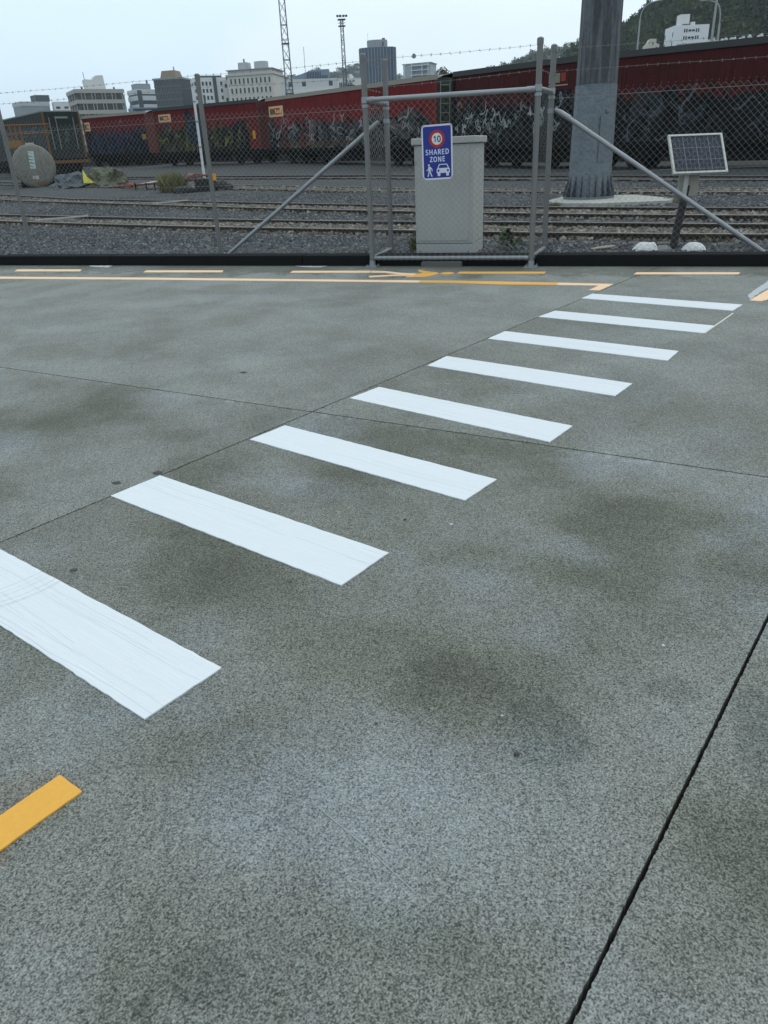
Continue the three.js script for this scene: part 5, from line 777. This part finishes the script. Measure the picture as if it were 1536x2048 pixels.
// ---------------------------------------------------------------- hills and trees
function hill(name, crest, zb, zf, yf, seed, rough, m, nx, nz, shape = 1) {     // crest: [x, y]; rises from z = zf (height yf) to z = zb
  const P = [], I = [], x0 = crest[0][0], x1 = crest[crest.length - 1][0];
  const Y = (x, z) => { const t = (z - zf) / (zb - zf); if (t > 1) return lerpList(crest, x) * (1 - 0.6 * (t - 1)); const k = Math.pow(Math.max(0, t), shape); return yf + (lerpList(crest, x) - yf) * k + rough * k * (fbm(x * 0.02 + seed, z * 0.02 + seed, 4) - 0.5) * (1 - 0.7 * k); };
  for (let j = 0; j <= nz; j++) for (let i = 0; i <= nx; i++) { const x = x0 + (x1 - x0) * i / nx, z = zf + (zb - zf) * 1.3 * j / nz; P.push(x, Y(x, z), z); }
  for (let j = 0; j < nz; j++) for (let i = 0; i < nx; i++) { const a = j * (nx + 1) + i, b = a + nx + 1; I.push(a, a + 1, b, a + 1, b + 1, b); }
  const g = new THREE.BufferGeometry(); g.setAttribute('position', new THREE.Float32BufferAttribute(P, 3)); g.setIndex(I); g.computeVertexNormals(); structure(name, g, m); return Y;
}
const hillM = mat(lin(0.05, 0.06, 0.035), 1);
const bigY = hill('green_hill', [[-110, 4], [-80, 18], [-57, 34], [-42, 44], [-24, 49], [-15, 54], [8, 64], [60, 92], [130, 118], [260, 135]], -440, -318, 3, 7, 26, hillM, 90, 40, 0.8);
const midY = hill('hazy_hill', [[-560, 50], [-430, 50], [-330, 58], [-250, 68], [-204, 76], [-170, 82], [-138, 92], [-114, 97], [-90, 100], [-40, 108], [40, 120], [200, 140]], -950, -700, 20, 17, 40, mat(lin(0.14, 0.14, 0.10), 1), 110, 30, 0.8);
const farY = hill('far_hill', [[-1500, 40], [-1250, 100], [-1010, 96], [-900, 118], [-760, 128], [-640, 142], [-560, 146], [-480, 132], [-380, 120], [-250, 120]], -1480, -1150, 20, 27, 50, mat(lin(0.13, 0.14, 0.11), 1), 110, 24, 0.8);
function clumpGeo(n, seed, leaf) {   // a tuft of small leaf faces filling a rounded, broken crown
  const r = rng(seed), P = [], v = new THREE.Vector3(), a = new THREE.Vector3(), b = new THREE.Vector3();
  for (let i = 0; i < n; i++) { v.set(r() - 0.5, r() - 0.5, r() - 0.5).normalize().multiplyScalar(0.35 + 0.65 * Math.cbrt(r())); v.y *= 0.8; const k = 0.75 + 0.5 * vn(v.x * 2 + 50 + seed, v.z * 2 + v.y + 50); v.multiplyScalar(k); a.set(r() - 0.5, (r() - 0.5) * 0.7, r() - 0.5).normalize().multiplyScalar(leaf * (0.6 + 0.8 * r())); b.set(r() - 0.5, (r() - 0.5) * 0.7, r() - 0.5).normalize().multiplyScalar(leaf * (0.6 + 0.8 * r())); P.push(v.x, v.y, v.z, v.x + a.x, v.y + a.y, v.z + a.z, v.x + b.x, v.y + b.y, v.z + b.z); }
  const g = new THREE.BufferGeometry(); g.setAttribute('position', new THREE.Float32BufferAttribute(P, 3)); g.computeVertexNormals(); return g;
}
function forest(name, label, n, place, cols, s0, s1, seed) {
  const g = clumpGeo(150, seed, 0.34), im = new THREE.InstancedMesh(g, new THREE.MeshStandardMaterial({ color: 0xffffff, roughness: 0.9, side: THREE.DoubleSide }), n), r = rng(seed), M = new THREE.Matrix4(), q = new THREE.Quaternion(), e = new THREE.Euler(), c = new THREE.Color();
  for (let i = 0; i < n; i++) { const [x, y, z] = place(r), s = s0 + (s1 - s0) * r() * r(); e.set(0, r() * 6.28, (r() - 0.5) * 0.4); q.setFromEuler(e); M.compose(new THREE.Vector3(x, y + s * 0.45, z), q, new THREE.Vector3(s, s * (0.8 + 0.5 * r()), s)); im.setMatrixAt(i, M); const b = cols[Math.floor(r() * cols.length)], k = 0.6 + 0.8 * r(); im.setColorAt(i, c.setRGB(b[0] * k, b[1] * k, b[2] * k)); }
  im.name = name; im.castShadow = im.receiveShadow = true; im.userData = { kind: 'stuff', label, category: 'trees' }; scene.add(im);
}
forest('hillside_forest', 'dense dark green trees covering the steep hill at the upper right', 10500, (r) => { const x = r() < 0.68 ? -95 + 215 * r() : 120 + 138 * r(), z = -318 - 125 * Math.sqrt(r()); return [x, bigY(x, z), z]; }, [[0.035, 0.055, 0.02], [0.05, 0.075, 0.025], [0.03, 0.042, 0.02], [0.07, 0.085, 0.03], [0.055, 0.05, 0.025]], 1.6, 4.6, 3);
forest('ridge_trees', 'hazy scattered trees and scrub on the far hillside', 1500, (r) => { const x = -330 + 330 * r(), z = -720 - 235 * r(); return [x, midY(x, z), z]; }, [[0.05, 0.06, 0.035], [0.07, 0.075, 0.045]], 2.0, 6, 5);
forest('far_trees', 'hazy tree cover along the farthest ridge', 900, (r) => { const x = -1000 + 700 * r(), z = -1200 - 290 * r(); return [x, farY(x, z), z]; }, [[0.05, 0.06, 0.04]], 4, 9, 6);
// houses dotted over the hazy hill
{
  const r = rng(19), g = new THREE.BoxGeometry(1, 1, 1), ms = [whiteW, cream, greyW];
  for (let i = 0; i < 24; i++) { const x = -560 + 520 * r(), z = -715 - 150 * r(), s = 5 + 5 * r(), o = thing('hill_house', 'tiny pale house on the hazy hillside in the distance', 'house', [x, midY(x, z) - 1, z], r() * 3, 'houses on the hazy hillside'); const w = part('wall', g, ms[i % 3], o); w.scale.set(s * 1.3, s, s); w.position.y = s * 0.5; const rf = part('roof', new THREE.CylinderGeometry(0.05, s * 0.85, s * 0.45, 4).rotateY(Math.PI / 4).scale(1.3, 1, 1), greyW, o); rf.position.y = s * 1.22; }
}
// single trees that stand against the sky
function tree(x, z, base, h, w, cols, seed, label) {
  const t = thing('tree', label, 'tree', [x, base, z], 0, 'trees on the skyline'), r = rng(seed);
  part('trunk', rod([0, 0, 0], [0.2, h * 0.7, 0], w * 0.07, w * 0.035, 8), mat(lin(0.06, 0.05, 0.04), 0.95), t);
  for (let i = 0; i < 4; i++) { const a = r() * 6.28; part('limb', rod([0.1, h * 0.45 + i * h * 0.06, 0], [Math.cos(a) * w * 0.4, h * (0.62 + 0.08 * i), Math.sin(a) * w * 0.4], w * 0.03, w * 0.012, 6), mat(lin(0.06, 0.05, 0.04), 0.95), t); }
  const gs = []; for (let i = 0; i < 16; i++) { const a = r() * 6.28, d = w * 0.5 * Math.sqrt(r()), s = w * (0.16 + 0.16 * r()); gs.push(clumpGeo(110, seed + i, 0.4).scale(s, s, s).translate(Math.cos(a) * d, h * (0.55 + 0.4 * r() * (1 - d / w)), Math.sin(a) * d)); }
  part('crown', mergeGeometries(gs), new THREE.MeshStandardMaterial({ color: lin(...cols), roughness: 0.9, side: THREE.DoubleSide }), t);
}
tree(-113.5, -436, 1.2, 42, 17, [0.045, 0.055, 0.035], 11, 'broad dark tree right of the pale apartment block');
tree(-105.5, -438, 1.2, 37, 12, [0.05, 0.06, 0.04], 12, 'second dark tree right of the pale apartment block');
tree(-57.3, -243.3, 1.2, 21.6, 6.4, [0.03, 0.04, 0.025], 13, 'rounded dark bush top showing just above the dark red wagon');
tree(-128, -446, 1.2, 36, 12, [0.05, 0.06, 0.045], 14, 'dark tree squeezed between the blue tower and the apartment block');
tree(-88, -430, 1.2, 33, 9, [0.05, 0.06, 0.045], 15, 'small tree on the skyline left of the hazy hill');
{
  const o = thing('shrub_on_wagon', 'small yellowish shrub growing at the end of the long red wagon', 'shrub', [-10.05, 4.2, -38.6]); part('leaves', leafPlant(0.5, 0.4, 90, 33), mat(lin(0.16, 0.14, 0.04), 0.9), o, 'stuff');
}

scene.traverse((o) => { if (o.isMesh) { o.castShadow = true; o.receiveShadow = true; } if (o.userData && o.userData.dim) delete o.userData.dim; });
renderer.render(scene, camera);
